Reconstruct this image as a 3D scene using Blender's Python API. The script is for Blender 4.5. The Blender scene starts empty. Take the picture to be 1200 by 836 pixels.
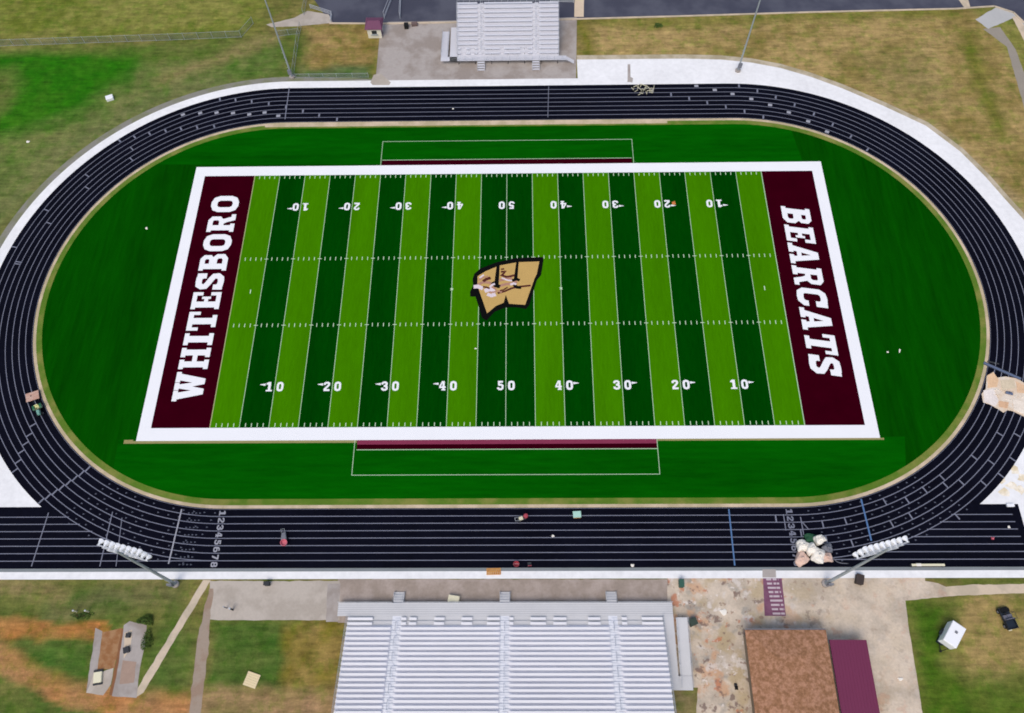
import bpy, bmesh, math, random
import numpy as np
from mathutils import Vector, Matrix
random.seed(7)
sc = bpy.context.scene
COL = sc.collection
K = 0.97          # rendered value of an albedo of 1 at this light and exposure

def lin(c):
    c = c/255.0
    return c/12.92 if c <= 0.04045 else ((c+0.055)/1.055)**2.4
def A(r, g, b):
    return tuple(min(0.9, lin(v)*K) for v in (r, g, b))

# ------------------------------------------------------------------ materials
def newmat(name):
    m = bpy.data.materials.new(name); m.use_nodes = True
    nt = m.node_tree
    return m, nt, nt.nodes['Principled BSDF']
def nd(nt, t, **kw):
    n = nt.nodes.new(t)
    for k, v in kw.items():
        if k in n.inputs: n.inputs[k].default_value = v
        else: setattr(n, k, v)
    return n
def math_n(nt, op, a, b=None):
    n = nt.nodes.new('ShaderNodeMath'); n.operation = op
    for i, v in enumerate((a, b)):
        if v is None: continue
        if isinstance(v, (int, float)): n.inputs[i].default_value = v
        else: nt.links.new(v, n.inputs[i])
    return n.outputs[0]
def coords(nt, sx=1, sy=1, sz=1):
    tc = nt.nodes.new('ShaderNodeTexCoord')
    mp = nt.nodes.new('ShaderNodeMapping'); mp.inputs['Scale'].default_value = (sx, sy, sz)
    nt.links.new(tc.outputs['Object'], mp.inputs['Vector'])
    return mp.outputs[0]
def noise(nt, vec, scale, detail=3, rough=.6):
    n = nd(nt, 'ShaderNodeTexNoise', Scale=scale, Detail=detail, Roughness=rough)
    nt.links.new(vec, n.inputs['Vector'])
    return n.outputs['Fac']
def mixc(nt, fac, a, b, mode='MIX'):
    n = nt.nodes.new('ShaderNodeMix'); n.data_type = 'RGBA'; n.blend_type = mode
    for sock, v in ((n.inputs[0], fac), (n.inputs[6], a), (n.inputs[7], b)):
        if isinstance(v, (int, float)): sock.default_value = v
        elif isinstance(v, tuple): sock.default_value = (*v[:3], 1)
        else: nt.links.new(v, sock)
    return n.outputs[2]
def ramp(nt, fac, lo, hi):
    n = nd(nt, 'ShaderNodeMapRange'); n.interpolation_type = 'SMOOTHSTEP'
    n.inputs['From Min'].default_value = lo; n.inputs['From Max'].default_value = hi
    nt.links.new(fac, n.inputs['Value'])
    return n.outputs['Result']
def M(name, rgb, rough=.8, var=.25, scale=.6, fine=6., metal=0, alt=None, stretch=(1, 1, 1), bump=0, spec=.3):
    """base colour with large blotches and fine grain; alt = a second colour the blotches lean to"""
    m, nt, b = newmat(name)
    v = coords(nt, *stretch)
    base = A(*rgb)
    n1, n2 = noise(nt, v, scale), noise(nt, v, fine, 4, .7)
    c = base
    if alt: c = mixc(nt, ramp(nt, n1, .4, .62), base, A(*alt))
    s = math_n(nt, 'ADD', n1, n2)
    s = math_n(nt, 'MULTIPLY_ADD', s, var); s.node.inputs[2].default_value = 1-var
    c2 = nt.nodes.new('ShaderNodeCombineColor')
    for i in range(3): nt.links.new(s, c2.inputs[i])
    c = mixc(nt, 1.0, c, c2.outputs[0], 'MULTIPLY')
    nt.links.new(c, b.inputs['Base Color'])
    b.inputs['Roughness'].default_value = rough; b.inputs['Metallic'].default_value = metal
    b.inputs['Specular IOR Level'].default_value = spec
    if bump:
        bp = nd(nt, 'ShaderNodeBump', Strength=bump, Distance=.05)
        nt.links.new(n2, bp.inputs['Height']); nt.links.new(bp.outputs[0], b.inputs['Normal'])
    return m

m_dark = M('turf_dark', (1, 62, 3), .95, .7, .25, 3, spec=0, stretch=(1, .12, 1))
m_light = M('turf_light', (62, 125, 1), .95, .5, .25, 3, spec=0, stretch=(1, .12, 1))
m_dzone = M('turf_infield', (5, 71, 2), .95, .95, .2, 1.1, spec=0, stretch=(1, .1, 1))
m_band = M('turf_band', (4, 84, 3), .95, .95, .16, 1.1, spec=0, stretch=(.12, 1, 1))
m_maroon = M('turf_maroon', (52, 0, 15), .95, .5, .3, 4, spec=0)
m_maroon2 = M('turf_maroon_worn', (132, 52, 78), .9, .3, .3, 4, spec=.1)
m_white = M('white_turf', (240, 241, 243), .85, .07, .25, 5, spec=.1)
m_line = M('field_line', (176, 204, 168), .85, .12, .3, 5, spec=.1)
m_hash = M('hash_line', (200, 222, 190), .85, .2, 2, 9, spec=.1)
m_track = M('track_rubber', (11, 12, 24), .85, 1.2, .12, 1.6, spec=.04)
m_tline = M('track_line', (122, 125, 140), .7, .45, .5, 8, spec=.2)
m_tdim = M('track_dash', (92, 96, 110), .7, .45, .5, 8, spec=.2)
m_tnum = M('track_number', (158, 159, 168), .7, .4, 1., 8, spec=.2)
m_blue = M('blue_line', (84, 118, 162), .7, .4, .8, 8, spec=.2)
m_apron = M('apron_concrete', (236, 236, 236), .9, .3, .15, 1.2, spec=.1)
m_sand = M('kerb_sand', (188, 172, 140), .95, .4, .25, 4, alt=(206, 186, 160), spec=.1)
m_fringe = M('fringe_grass', (92, 122, 40), .95, .5, .2, 4, alt=(124, 128, 62), spec=.1)
m_conc = M('tan_concrete', (190, 180, 168), .9, .28, .3, 3, alt=(172, 162, 150), spec=.15)
m_conc2 = M('pale_concrete', (210, 192, 168), .9, .22, .3, 3, alt=(186, 172, 150), spec=.15)
m_grayc = M('grey_concrete', (176, 168, 162), .9, .32, .2, 2.5, alt=(150, 140, 132), spec=.15)
m_dirtc = M('brown_concrete', (160, 146, 134), .95, .45, .35, 3, alt=(170, 156, 146), spec=.1)
m_asph = M('asphalt', (70, 72, 86), .9, .3, .12, 4, alt=(84, 86, 98), spec=.2)
m_paver = M('maroon_paver', (132, 90, 112), .9, .35, .8, 6, alt=(116, 76, 98), spec=.1)
m_paverpale = M('pale_paver', (196, 180, 186), .9, .35, 1.5, 6, spec=.1)
m_alu = M('aluminium_seat', (234, 233, 235), .6, .2, .3, 5, spec=.4, stretch=(.3, 2, 1))
m_alu_far = M('aluminium_seat_worn', (216, 217, 224), .6, .14, .3, 5, spec=.4, stretch=(.3, 2, 1))
m_aludk = M('aluminium_deck', (204, 204, 205), .6, .2, .35, 5, spec=.4)
m_tread = M('aluminium_tread', (236, 235, 242), .6, .2, .35, 5, spec=.4)
m_aisle = M('aluminium_aisle', (228, 230, 236), .6, .16, .35, 5, spec=.4)
m_aludk_far = M('aluminium_deck_dull', (208, 208, 214), .6, .16, .35, 5, spec=.4)
m_steel = M('galvanised_steel', (158, 166, 168), .5, .2, 1, 8, spec=.5)
m_rail = M('rail_metal', (190, 194, 200), .45, .15, 1, 8, spec=.5, metal=.2)
m_shade = M('dark_metal', (52, 54, 58), .7, .2, 1, 8)
m_lamp = M('lamp_white', (242, 244, 250), .35, .06, 2, 9, spec=.5)
m_shingle = M('brown_shingle', (153, 112, 82), .95, .8, 1.6, 3.2, alt=(166, 124, 98), spec=.1, bump=.4)
m_mroof = M('maroon_metal_roof', (112, 44, 76), .7, .12, .3, 5, spec=.3)
m_mroof2 = M('maroon_kiosk_roof', (112, 66, 92), .6, .2, .6, 5, spec=.3)
m_wall = M('tan_brick_wall', (132, 118, 100), .9, .25, .8, 8)
m_cream = M('cream_wall', (226, 220, 200), .8, .18, .8, 6)
m_glass = M('dark_glass', (40, 46, 54), .15, .1, 1, 5, spec=.6)
m_vwhite = M('white_paint', (244, 245, 250), .35, .05, .8, 5, spec=.5)
m_navy = M('dark_navy_plastic', (24, 36, 50), .5, .3, 1.5, 8, spec=.4)
m_black = M('black_rubber', (22, 22, 24), .8, .25, 2, 9)
m_seatgrey = M('grey_vinyl', (112, 112, 124), .6, .25, 2, 9)
m_green = M('tractor_green', (30, 96, 62), .45, .2, 2, 9, spec=.5)
m_teal = M('pale_teal', (110, 160, 148), .5, .25, 2, 9, spec=.4)
m_yell = M('pale_yellow', (214, 214, 152), .6, .2, 2, 9)
m_ply = M('pinkish_plywood', (200, 168, 152), .85, .28, 1.2, 9, alt=(186, 146, 128), stretch=(1, 4, 1))
m_sheet = M('beige_sheet', (222, 200, 174), .85, .22, .5, 4, alt=(224, 212, 196))
m_bluegrey = M('bluegrey_sheet', (96, 108, 134), .7, .3, .8, 6)
m_sack = M('sack_white', (240, 234, 222), .85, .1, 1.5, 9)
m_sackp = M('sack_pinkish', (222, 190, 172), .85, .2, 1.5, 9)
m_tarp = M('green_tarp', (36, 82, 56), .6, .35, 1.5, 9)
m_red = M('faded_red', (168, 66, 78), .6, .25, 2, 9)
m_pink = M('pink_plastic', (206, 112, 128), .55, .2, 2, 9)
m_grey = M('mid_grey', (120, 122, 130), .6, .25, 2, 9)
m_orange = M('orange_wood', (206, 152, 88), .8, .28, 1.5, 8, alt=(190, 132, 70))
m_mint = M('mint_plastic', (172, 212, 196), .5, .14, 2, 9)
m_bone = M('bone_white', (226, 220, 190), .75, .15, 1.5, 8)
m_oranged = M('orange_plastic', (212, 130, 70), .5, .1, 2, 8)
m_rust = M('rust_soil', (150, 104, 66), .95, .4, .8, 5, alt=(160, 122, 86))
m_gold = M('emblem_gold', (196, 162, 98), .9, .2, .5, 5, spec=.1)
m_eblack = M('emblem_black', (8, 8, 8), .9, .2, 1, 5, spec=.1)
m_emar = M('emblem_maroon', (84, 38, 36), .9, .25, 1, 5, spec=.1)
m_ewht = M('emblem_white', (222, 208, 214), .9, .2, 1, 5, spec=.1)
m_emid = M('emblem_tan', (176, 132, 112), .9, .3, 1, 5, spec=.1)
m_green_bin = M('green_bin', (52, 92, 78), .6, .2, 2, 9)

def mk_plaza():
    m, nt, b = newmat('stained_plaza_concrete')
    v = coords(nt)
    n1 = noise(nt, v, .22, 4); n2 = noise(nt, v, 3.2, 4, .75)
    c = mixc(nt, ramp(nt, n1, .38, .64), A(212, 196, 176), A(184, 170, 152))
    sx = nt.nodes.new('ShaderNodeSeparateXYZ'); nt.links.new(v, sx.inputs[0])
    # stains and litter get denser towards the stand
    dens = math_n(nt, 'SUBTRACT', 1.0, ramp(nt, sx.outputs[0], 30, 50))
    for k, (scl, lo, hi, col, amt) in enumerate(((.28, .48, .66, (180, 160, 124), .8), (.34, .54, .66, (202, 156, 118), .7), (.4, .56, .68, (152, 148, 140), .75), (.5, .58, .68, (214, 204, 194), .85),
                                                (.62, .6, .69, (188, 120, 86), .8), (.8, .61, .68, (120, 100, 92), .8), (1.2, .62, .69, (140, 112, 96), .7), (1.1, .64, .7, (226, 216, 206), .8))):
        mp = nt.nodes.new('ShaderNodeMapping'); mp.inputs['Location'].default_value = (13.7*k+3, 7.3*k, 5.1*k); nt.links.new(v, mp.inputs['Vector'])
        f = ramp(nt, noise(nt, mp.outputs[0], scl, 3, .55), lo, hi)
        d2 = math_n(nt, 'MULTIPLY_ADD', dens, .75*amt); d2.node.inputs[2].default_value = .25*amt
        c = mixc(nt, math_n(nt, 'MULTIPLY', f, d2), c, A(*col))
    g = math_n(nt, 'MULTIPLY_ADD', n2, .5); g.node.inputs[2].default_value = .75
    cc = nt.nodes.new('ShaderNodeCombineColor')
    for i in range(3): nt.links.new(g, cc.inputs[i])
    nt.links.new(mixc(nt, 1., c, cc.outputs[0], 'MULTIPLY'), b.inputs['Base Color'])
    b.inputs['Roughness'].default_value = .9; b.inputs['Specular IOR Level'].default_value = .15
    return m
m_plaza = mk_plaza()

def mk_chain():
    m, nt, b = newmat('chain_link')
    b.inputs['Base Color'].default_value = (*A(150, 156, 160), 1); b.inputs['Metallic'].default_value = .3
    b.inputs['Roughness'].default_value = .5; b.inputs['Alpha'].default_value = .22
    return m
m_chain = mk_chain()

# ------------------------------------------------------------------ mesh helpers
class MB:
    def __init__(s): s.v = []; s.f = []; s.mi = []; s.mats = []
    def _m(s, mat):
        if mat is None: return 0
        if mat not in s.mats: s.mats.append(mat)
        return s.mats.index(mat)
    def add(s, vs, fs, mat=None):
        o = len(s.v); s.v += [tuple(v) for v in vs]; k = s._m(mat)
        for f in fs: s.f.append([i+o for i in f]); s.mi.append(k)
        return s
    def poly(s, pts, z, mat=None):
        ar = sum(pts[i][0]*pts[(i+1) % len(pts)][1]-pts[(i+1) % len(pts)][0]*pts[i][1] for i in range(len(pts)))
        if ar < 0: pts = pts[::-1]
        return s.add([(p[0], p[1], z) for p in pts], [list(range(len(pts)))], mat)
    def rpoly(s, pts, z, mat=None, amp=.03):
        rd = random.Random(int(abs(pts[0][0]*31+pts[0][1]*17)*10)); out = []
        for i, p in enumerate(pts):
            q = pts[(i+1) % len(pts)]; d = math.hypot(q[0]-p[0], q[1]-p[1]); n = max(1, min(40, int(d/.7)))
            nx_, ny_ = -(q[1]-p[1])/max(d, 1e-6), (q[0]-p[0])/max(d, 1e-6)
            for k in range(n):
                t_ = k/n; j = rd.gauss(0, amp) if k else 0
                out.append((p[0]+(q[0]-p[0])*t_+nx_*j, p[1]+(q[1]-p[1])*t_+ny_*j))
        return s.poly(out, z, mat)
    def rect(s, x0, y0, x1, y1, z, mat=None):
        return s.poly([(min(x0, x1), min(y0, y1)), (max(x0, x1), min(y0, y1)), (max(x0, x1), max(y0, y1)), (min(x0, x1), max(y0, y1))], z, mat)
    def prism(s, pts, z0, z1, mat=None):
        ar = sum(pts[i][0]*pts[(i+1) % len(pts)][1]-pts[(i+1) % len(pts)][0]*pts[i][1] for i in range(len(pts)))
        if ar < 0: pts = pts[::-1]
        n = len(pts)
        return s.add([(p[0], p[1], z0) for p in pts]+[(p[0], p[1], z1) for p in pts],
                     [list(range(n))[::-1], list(range(n, 2*n))]+[[i, (i+1) % n, n+(i+1) % n, n+i] for i in range(n)], mat)
    def box(s, x0, y0, z0, x1, y1, z1, mat=None):
        return s.prism([(x0, y0), (x1, y0), (x1, y1), (x0, y1)], z0, z1, mat)
    def hexa(s, lo, hi, mat=None):   # two quads (4 pts each, ccw from above)
        return s.add(list(lo)+list(hi), [[3, 2, 1, 0], [4, 5, 6, 7]]+[[i, (i+1) % 4, 4+(i+1) % 4, 4+i] for i in range(4)], mat)
    def tube(s, a, b, r, n=8, mat=None, r2=None):
        a, b = Vector(a), Vector(b); d = (b-a).normalized()
        u = d.orthogonal().normalized(); w = d.cross(u); r2 = r if r2 is None else r2
        vs = []
        for c, rr in ((a, r), (b, r2)):
            for i in range(n):
                t = 2*math.pi*i/n; vs.append(c+(u*math.cos(t)+w*math.sin(t))*rr)
        return s.add(vs, [list(range(n))[::-1], list(range(n, 2*n))]+[[i, (i+1) % n, n+(i+1) % n, n+i] for i in range(n)], mat)
    def lathe(s, prof, axis_o, axis=(0, 0, 1), n=16, mat=None):
        o = Vector(axis_o); d = Vector(axis).normalized(); u = d.orthogonal().normalized(); w = d.cross(u)
        vs = []
        for r, h in prof:
            for i in range(n):
                t = 2*math.pi*i/n; vs.append(o+d*h+(u*math.cos(t)+w*math.sin(t))*max(r, 1e-4))
        fs = []
        for j in range(len(prof)-1):
            for i in range(n): fs.append([j*n+i, j*n+(i+1) % n, (j+1)*n+(i+1) % n, (j+1)*n+i])
        fs += [list(range(n))[::-1], list(range((len(prof)-1)*n, len(prof)*n))]
        return s.add(vs, fs, mat)
    def blob(s, c, r, seed=0, p=.55, mat=None, nu=18, nv=12, lump=.09):
        rd = random.Random(seed); ph = [rd.uniform(0, 6.3) for _ in range(6)]
        sg = lambda x: math.copysign(abs(x)**p, x)
        vs = []
        for j in range(nv+1):
            b = -math.pi/2+math.pi*j/nv
            for i in range(nu):
                a = 2*math.pi*i/nu
                k = 1+lump*(math.sin(3*a+ph[0]+2*b)+.6*math.sin(5*a+ph[1])*math.cos(3*b+ph[2])+.5*math.sin(7*b+ph[3]+a))
                vs.append((c[0]+r[0]*k*sg(math.cos(b))*sg(math.cos(a)), c[1]+r[1]*k*sg(math.cos(b))*sg(math.sin(a)), c[2]+r[2]*(1+.4*(k-1))*sg(math.sin(b))))
        fs = [[j*nu+i, j*nu+(i+1) % nu, (j+1)*nu+(i+1) % nu, (j+1)*nu+i] for j in range(nv) for i in range(nu)]
        return s.add(vs, fs, mat)
    def strip(s, path, w, z, mat=None, closed=False):
        P = [Vector((p[0], p[1])) for p in path]; n = len(P); L = []; Rr = []
        for i in range(n):
            if closed: a, b = P[i-1], P[(i+1) % n]
            else: a, b = P[max(i-1, 0)], P[min(i+1, n-1)]
            d1 = (P[i]-a); d2 = (b-P[i])
            d1 = d1.normalized() if d1.length > 1e-9 else d2.normalized()
            d2 = d2.normalized() if d2.length > 1e-9 else d1
            t = (d1+d2).normalized(); nn = Vector((-t.y, t.x)); k = max(.6, nn.dot(Vector((-d1.y, d1.x))))
            L.append(P[i]+nn*w/2/k); Rr.append(P[i]-nn*w/2/k)
        vs = [(p.x, p.y, z) for p in L+Rr]
        rng = range(n if closed else n-1)
        return s.add(vs, [[n+i, n+(i+1) % n, (i+1) % n, i] for i in rng], mat)
    def build(s, name, mat=None, parent=None, loc=None, rz=0, bevel=0, smooth=False):
        me = bpy.data.meshes.new(name); me.from_pydata(s.v, [], s.f)
        for m_ in (s.mats or [mat]): me.materials.append(m_)
        if s.mats:
            for p_, k in zip(me.polygons, s.mi): p_.material_index = k
        if smooth:
            for p_ in me.polygons: p_.use_smooth = True
        me.validate(); me.update()
        o = bpy.data.objects.new(name, me); COL.objects.link(o)
        if parent: o.parent = parent
        if loc: o.location = loc
        o.rotation_euler.z = rz
        if bevel:
            bv = o.modifiers.new('bevel', 'BEVEL'); bv.width = bevel; bv.segments = 2; bv.limit_method = 'ANGLE'
        return o
def tag(o, label, cat, group=None):
    o['label'] = label; o['category'] = cat
    if group: o['group'] = group
    return o
def thing(name, label, cat, loc, rz=0, group=None):
    o = bpy.data.objects.new(name, None); COL.objects.link(o); o.empty_display_size = .3
    o.location = loc if len(loc) == 3 else (loc[0], loc[1], 0); o.rotation_euler.z = rz
    return tag(o, label, cat, group)
def struct(o): o['kind'] = 'structure'; return o
def ang(a, b): return math.atan2(b[1]-a[1], b[0]-a[0])
def mid(a, b): return ((a[0]+b[0])/2, (a[1]+b[1])/2)
def copy_tree(o, parent=None):
    c = o.copy(); COL.objects.link(c)
    if parent: c.parent = parent
    for ch in list(o.children): copy_tree(ch, c)
    return c

# ------------------------------------------------------------------ world and light
w = bpy.data.worlds.new('World'); sc.world = w; w.use_nodes = True
wn = w.node_tree
sky = wn.nodes.new('ShaderNodeTexSky'); sky.sky_type = 'NISHITA'; sky.sun_disc = False
SUN_EL, SUN_AZ = 58, 200       # azimuth from +Y clockwise
sky.sun_elevation = math.radians(SUN_EL); sky.sun_rotation = math.radians(SUN_AZ)
sky.air_density = 1.0; sky.dust_density = 3.0; sky.ozone_density = 1.0
wn.links.new(sky.outputs[0], wn.nodes['Background'].inputs[0])
wn.nodes['Background'].inputs[1].default_value = 0.12
sl = bpy.data.lights.new('sun', 'SUN'); sl.energy = 1.2; sl.angle = math.radians(30); sl.color = (1, .93, .84)
so = bpy.data.objects.new('sun', sl); COL.objects.link(so)
sd = Vector((math.sin(math.radians(SUN_AZ))*math.cos(math.radians(SUN_EL)), math.cos(math.radians(SUN_AZ))*math.cos(math.radians(SUN_EL)), math.sin(math.radians(SUN_EL))))
so.rotation_euler = sd.to_track_quat('Z', 'Y').to_euler(); so.location = (0, -40, 90)
sc.view_settings.view_transform = 'Standard'; sc.view_settings.look = 'None'; sc.view_settings.gamma = 1
sc.view_settings.use_curve_mapping = False; sc.view_settings.exposure = 0.3
sc.cycles.filter_width = 1.8

cam = bpy.data.cameras.new('camera'); cam.sensor_width = 36; cam.lens = 36*927.58/1200; cam.clip_end = 4000
co = bpy.data.objects.new('camera', cam); COL.objects.link(co); sc.camera = co
co.location = (2.7319, -68.013, 114.0255); co.rotation_euler = (0.453768, 0.015075, 0.000962)

# ------------------------------------------------------------------ ground: one sheet with grass, dry grass and bare soil
def vnoise(x, y, s, seed):
    x = x*s; y = y*s; xi = np.floor(x).astype(np.int64); yi = np.floor(y).astype(np.int64); fx = x-xi; fy = y-yi
    def h(a, b):
        n = (a*374761393+b*668265263+seed*1442695041) & 0x7fffffff
        n = ((n ^ (n >> 13))*1274126177) & 0x7fffffff
        return ((n ^ (n >> 16)) & 0xffff)/65535.0
    u = fx*fx*(3-2*fx); v_ = fy*fy*(3-2*fy)
    return (h(xi, yi)*(1-u)+h(xi+1, yi)*u)*(1-v_)+(h(xi, yi+1)*(1-u)+h(xi+1, yi+1)*u)*v_
def axis(lo, hi, st, far):
    a = list(np.arange(lo, hi+.01, st)); g = st
    x = lo; pre = []
    while x > -far: g *= 1.5; x -= g; pre.append(x)
    g = st; x = hi; post = []
    while x < far: g *= 1.5; x += g; post.append(x)
    return np.array(pre[::-1]+a+post)
gx, gy = axis(-125, 125, .6, 1800), axis(-85, 95, .6, 1800)
XX, YY = np.meshgrid(gx, gy); nx, ny = len(gx), len(gy)
wx = XX+1.2*(vnoise(XX, YY, .16, 1)-.5)+.9*(vnoise(XX, YY, .5, 2)-.5); wy = YY+1.2*(vnoise(XX, YY, .16, 3)-.5)+.9*(vnoise(XX, YY, .5, 4)-.5)
def LC(r, g, b): return np.array([lin(r), lin(g), lin(b)])*K
n1 = vnoise(XX, YY, .06, 11); n2 = vnoise(XX, YY, .19, 12); n3 = vnoise(XX, YY, .55, 13)
t = np.clip((n1*.5+n2*.35+n3*.3)*1.6-.5, 0, 1)[..., None]
colr = LC(98, 102, 46)*(1-t)+LC(140, 126, 76)*t
def sdist(pts):
    d = np.full(XX.shape, 1e9); ins = np.zeros(XX.shape, bool); n = len(pts)
    for i in range(n):
        ax, ay = pts[i]; bx, by = pts[(i+1) % n]
        ex, ey = bx-ax, by-ay; L2 = ex*ex+ey*ey+1e-9
        tt = np.clip(((wx-ax)*ex+(wy-ay)*ey)/L2, 0, 1)
        d = np.minimum(d, np.hypot(wx-ax-tt*ex, wy-ay-tt*ey))
        c = ((ay > wy) != (by > wy)) & (wx < (bx-ax)*(wy-ay)/(by-ay+1e-12)+ax)
        ins ^= c
    return np.where(ins, d, -d)
def pdist(pts):
    d = np.full(XX.shape, 1e9)
    for (ax, ay), (bx, by) in zip(pts[:-1], pts[1:]):
        ex, ey = bx-ax, by-ay; L2 = ex*ex+ey*ey+1e-9
        tt = np.clip(((wx-ax)*ex+(wy-ay)*ey)/L2, 0, 1)
        d = np.minimum(d, np.hypot(wx-ax-tt*ex, wy-ay-tt*ey))
    return d
def region(pts, c1, c2, soft, amt=1.0, seed=20, sc1=.12, sc2=.5):
    global colr
    k = np.clip(sdist(pts)/soft+.5, 0, 1)*amt
    tt = np.clip((vnoise(XX, YY, sc1, seed)*.6+vnoise(XX, YY, sc2, seed+1)*.5+vnoise(XX, YY, 1.1, seed+2)*.3)*1.7-.7, 0, 1)[..., None]
    colr = colr*(1-k[..., None])+(LC(*c1)*(1-tt)+LC(*c2)*tt)*k[..., None]
def trail(pts, wd, c1, c2, soft, amt=1.0, seed=40):
    global colr
    k = np.clip((wd/2-pdist(pts))/soft+.5, 0, 1)*amt
    tt = vnoise(XX, YY, .4, seed)[..., None]
    colr = colr*(1-k[..., None])+(LC(*c1)*(1-tt)+LC(*c2)*tt)*k[..., None]
# top left
region([(-147.85,59.36),(-51.54,60.23),(-46.02,85.67),(-159.61,87.85)], (104,114,40), (132,130,66), 3, 1, 21)
region([(-75.81,56.36),(-41.92,59.13),(-27.27,47.88),(-43.77,46.78),(-65.28,41.84),(-79.43,28.96),(-89.13,12.89),(-94.92,2.44),(-103.71,30.25)], (78,106,40), (114,121,66), 6, 1, 23)
region([(-112.29,57.39),(-70.55,55.81),(-75.48,48.57),(-82.21,40.35),(-90.61,34.99),(-103.97,31.06)], (38,106,4), (56,110,16), 5, 1, 25)
region([(-75.71,55.89),(-50.27,57.37),(-49.94,55.03),(-69.81,52.11)], (74,100,30), (100,110,50), 3, .8, 31)
region([(-101.63,50.52),(-97.52,51.60),(-95.31,44.86),(-98.10,38.43)], (100,108,52), (120,112,66), 5, .8, 26)
trail([(-66.56,48.44),(-58.09,52.85),(-50.27,57.37),(-45.49,60.13)], 3, (150,130,90), (134,120,76), 3, .7)
trail([(-92.17,12.92),(-83.96,28.01),(-72.34,40.22),(-57.03,46.53)], 5, (122,118,82), (110,110,70), 6, .5)
region([(-45.68,61.57),(-41.17,61.50),(-39.26,48.05),(-43.94,48.12)], (72,100,30), (100,106,50), 3, .9, 27)
region([(-40.99,62.95),(-25.71,62.70),(-25.74,49.65),(-39.14,49.84)], (120,106,50), (160,134,84), 3, 1, 28)
region([(-39.63,51.21),(-26.52,51.01),(-26.20,46.98),(-40.16,47.18)], (76,104,56), (104,112,70), 2, .9, 29)
# top right
region([(14.03,64.47),(91.47,66.10),(110.51,53.05),(99.42,-13.33),(91.65,0.90),(81.94,24.16),(69.39,37.30),(56.34,44.93),(42.26,49.55),(13.49,49.08)], (132,116,64), (166,142,92), 3, 1, 30)
trail([(16.38,62.98),(35.19,62.19),(61.04,63.69),(88.45,64.21)], 2.6, (96,106,30), (120,116,52), 3, .8)
trail([(14.78,61.56),(16.08,55.64),(14.85,49.95)], 2.6, (92,96,10), (110,106,40), 2.5, .9)
trail([(90.64,57.97),(90.46,45.54),(90.69,31.92)], 2.6, (94,106,26), (116,112,50), 2.4, .85)
region([(67.28,51.43),(80.93,53.50),(82.74,40.28),(74.89,40.81)], (118,112,70), (140,126,80), 8, .6, 33)
trail([(68.35,40.05),(79.23,32.06),(87.71,17.51),(91.72,5.94)], 3, (166,148,116), (150,134,96), 2.5, .8)
region([(93.90,65.57),(102.62,60.14),(104.90,39.98),(99.37,40.05),(96.57,53.26)], (112,118,50), (150,142,80), 2, .8, 34)
# bottom left
region([(-81.51,-47.77),(-45.62,-47.83),(-42.30,-64.57),(-42.89,-70.98),(-73.94,-71.02)], (74,98,38), (112,114,58), 3, 1, 35)
trail([(-73.94,-48.49),(-66.56,-48.74),(-62.74,-49.45)], 2.2, (146,124,90), (140,124,78), 2, .7)
trail([(-63.29,-51.99),(-58.60,-51.53),(-55.42,-49.69),(-47.09,-49.00)], 2.5, (122,112,76), (104,104,66), 3, .7)
trail([(-72.41,-53.68),(-65.18,-53.91),(-59.11,-54.37),(-55.71,-54.70)], 2.4, (172,114,60), (160,118,68), .7, 1)
trail([(-71.71,-56.03),(-66.31,-58.44),(-60.93,-61.13),(-55.21,-63.33),(-48.83,-63.75),(-41.88,-63.12)], 3.5, (174,120,72), (164,126,84), .8, 1)
region([(-67.10,-55.59),(-58.22,-55.59),(-56.49,-61.34),(-59.91,-60.60),(-63.96,-58.44)], (70,104,38), (98,112,52), 3, .9, 36)
region([(-47.70,-54.49),(-42.73,-54.49),(-42.07,-62.08),(-48.27,-62.08)], (68,98,36), (96,108,52), 3, .9, 37)
# behind the left concrete
region([(-40.89,-52.81),(-30.67,-52.82),(-29.57,-61.44),(-40.12,-61.44)], (56,92,28), (90,106,48), 1.6, 1, 38)
region([(-30.75,-53.16),(-21.43,-52.83),(-21.10,-61.44),(-29.68,-61.44)], (112,104,30), (146,124,70), 1.6, 1, 39)
region([(-41.27,-61.44),(-19.50,-61.44),(-18.68,-70.95),(-40.13,-70.97)], (164,132,98), (146,122,80), 2.2, 1, 41)
region([(-39.99,-63.54),(-32.96,-63.33),(-30.77,-70.96),(-38.92,-70.97)], (104,106,50), (128,114,70), 3, .8, 42)
# bottom right
region([(55.17,-49.85),(95.54,-48.76),(87.33,-70.80),(51.97,-70.85)], (120,112,56), (158,136,86), 1.6, 1, 43)
region([(55.17,-49.85),(61.69,-50.54),(59.19,-57.62),(62.03,-60.81),(79.14,-59.76),(75.58,-70.82),(53.04,-70.85)], (52,92,14), (86,106,32), 4, 1, 44)
region([(62.99,-61.43),(79.92,-60.81),(78.78,-64.31),(62.35,-63.91)], (88,104,40), (110,112,50), 5, .9, 45)
region([(58.76,-48.01),(64.07,-48.02),(86.47,-47.94),(86.27,-48.52),(61.54,-48.71)], (72,104,30), (90,104,42), 1.2, 1, 46)
region([(58.22,-47.78),(62.71,-47.78),(63.31,-48.71),(60.26,-49.17)], (130,100,66), (116,108,64), 1.5, .9, 47)
region([(67.43,-48.72),(86.20,-48.75),(86.12,-48.98),(67.37,-48.95)], (176,160,130), (150,130,96), 1, .5, 48)
region([(21.46,-60.81),(25.36,-61.44),(24.71,-64.54),(24.41,-70.89),(20.61,-70.89)], (120,110,70), (140,126,90), 2, .9, 49)
verts = np.stack([XX.ravel(), YY.ravel(), np.zeros(nx*ny)], 1)
ii = (np.arange(ny-1)[:, None]*nx+np.arange(nx-1)[None]).ravel()
faces = np.stack([ii, ii+1, ii+nx+1, ii+nx], 1)
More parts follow.
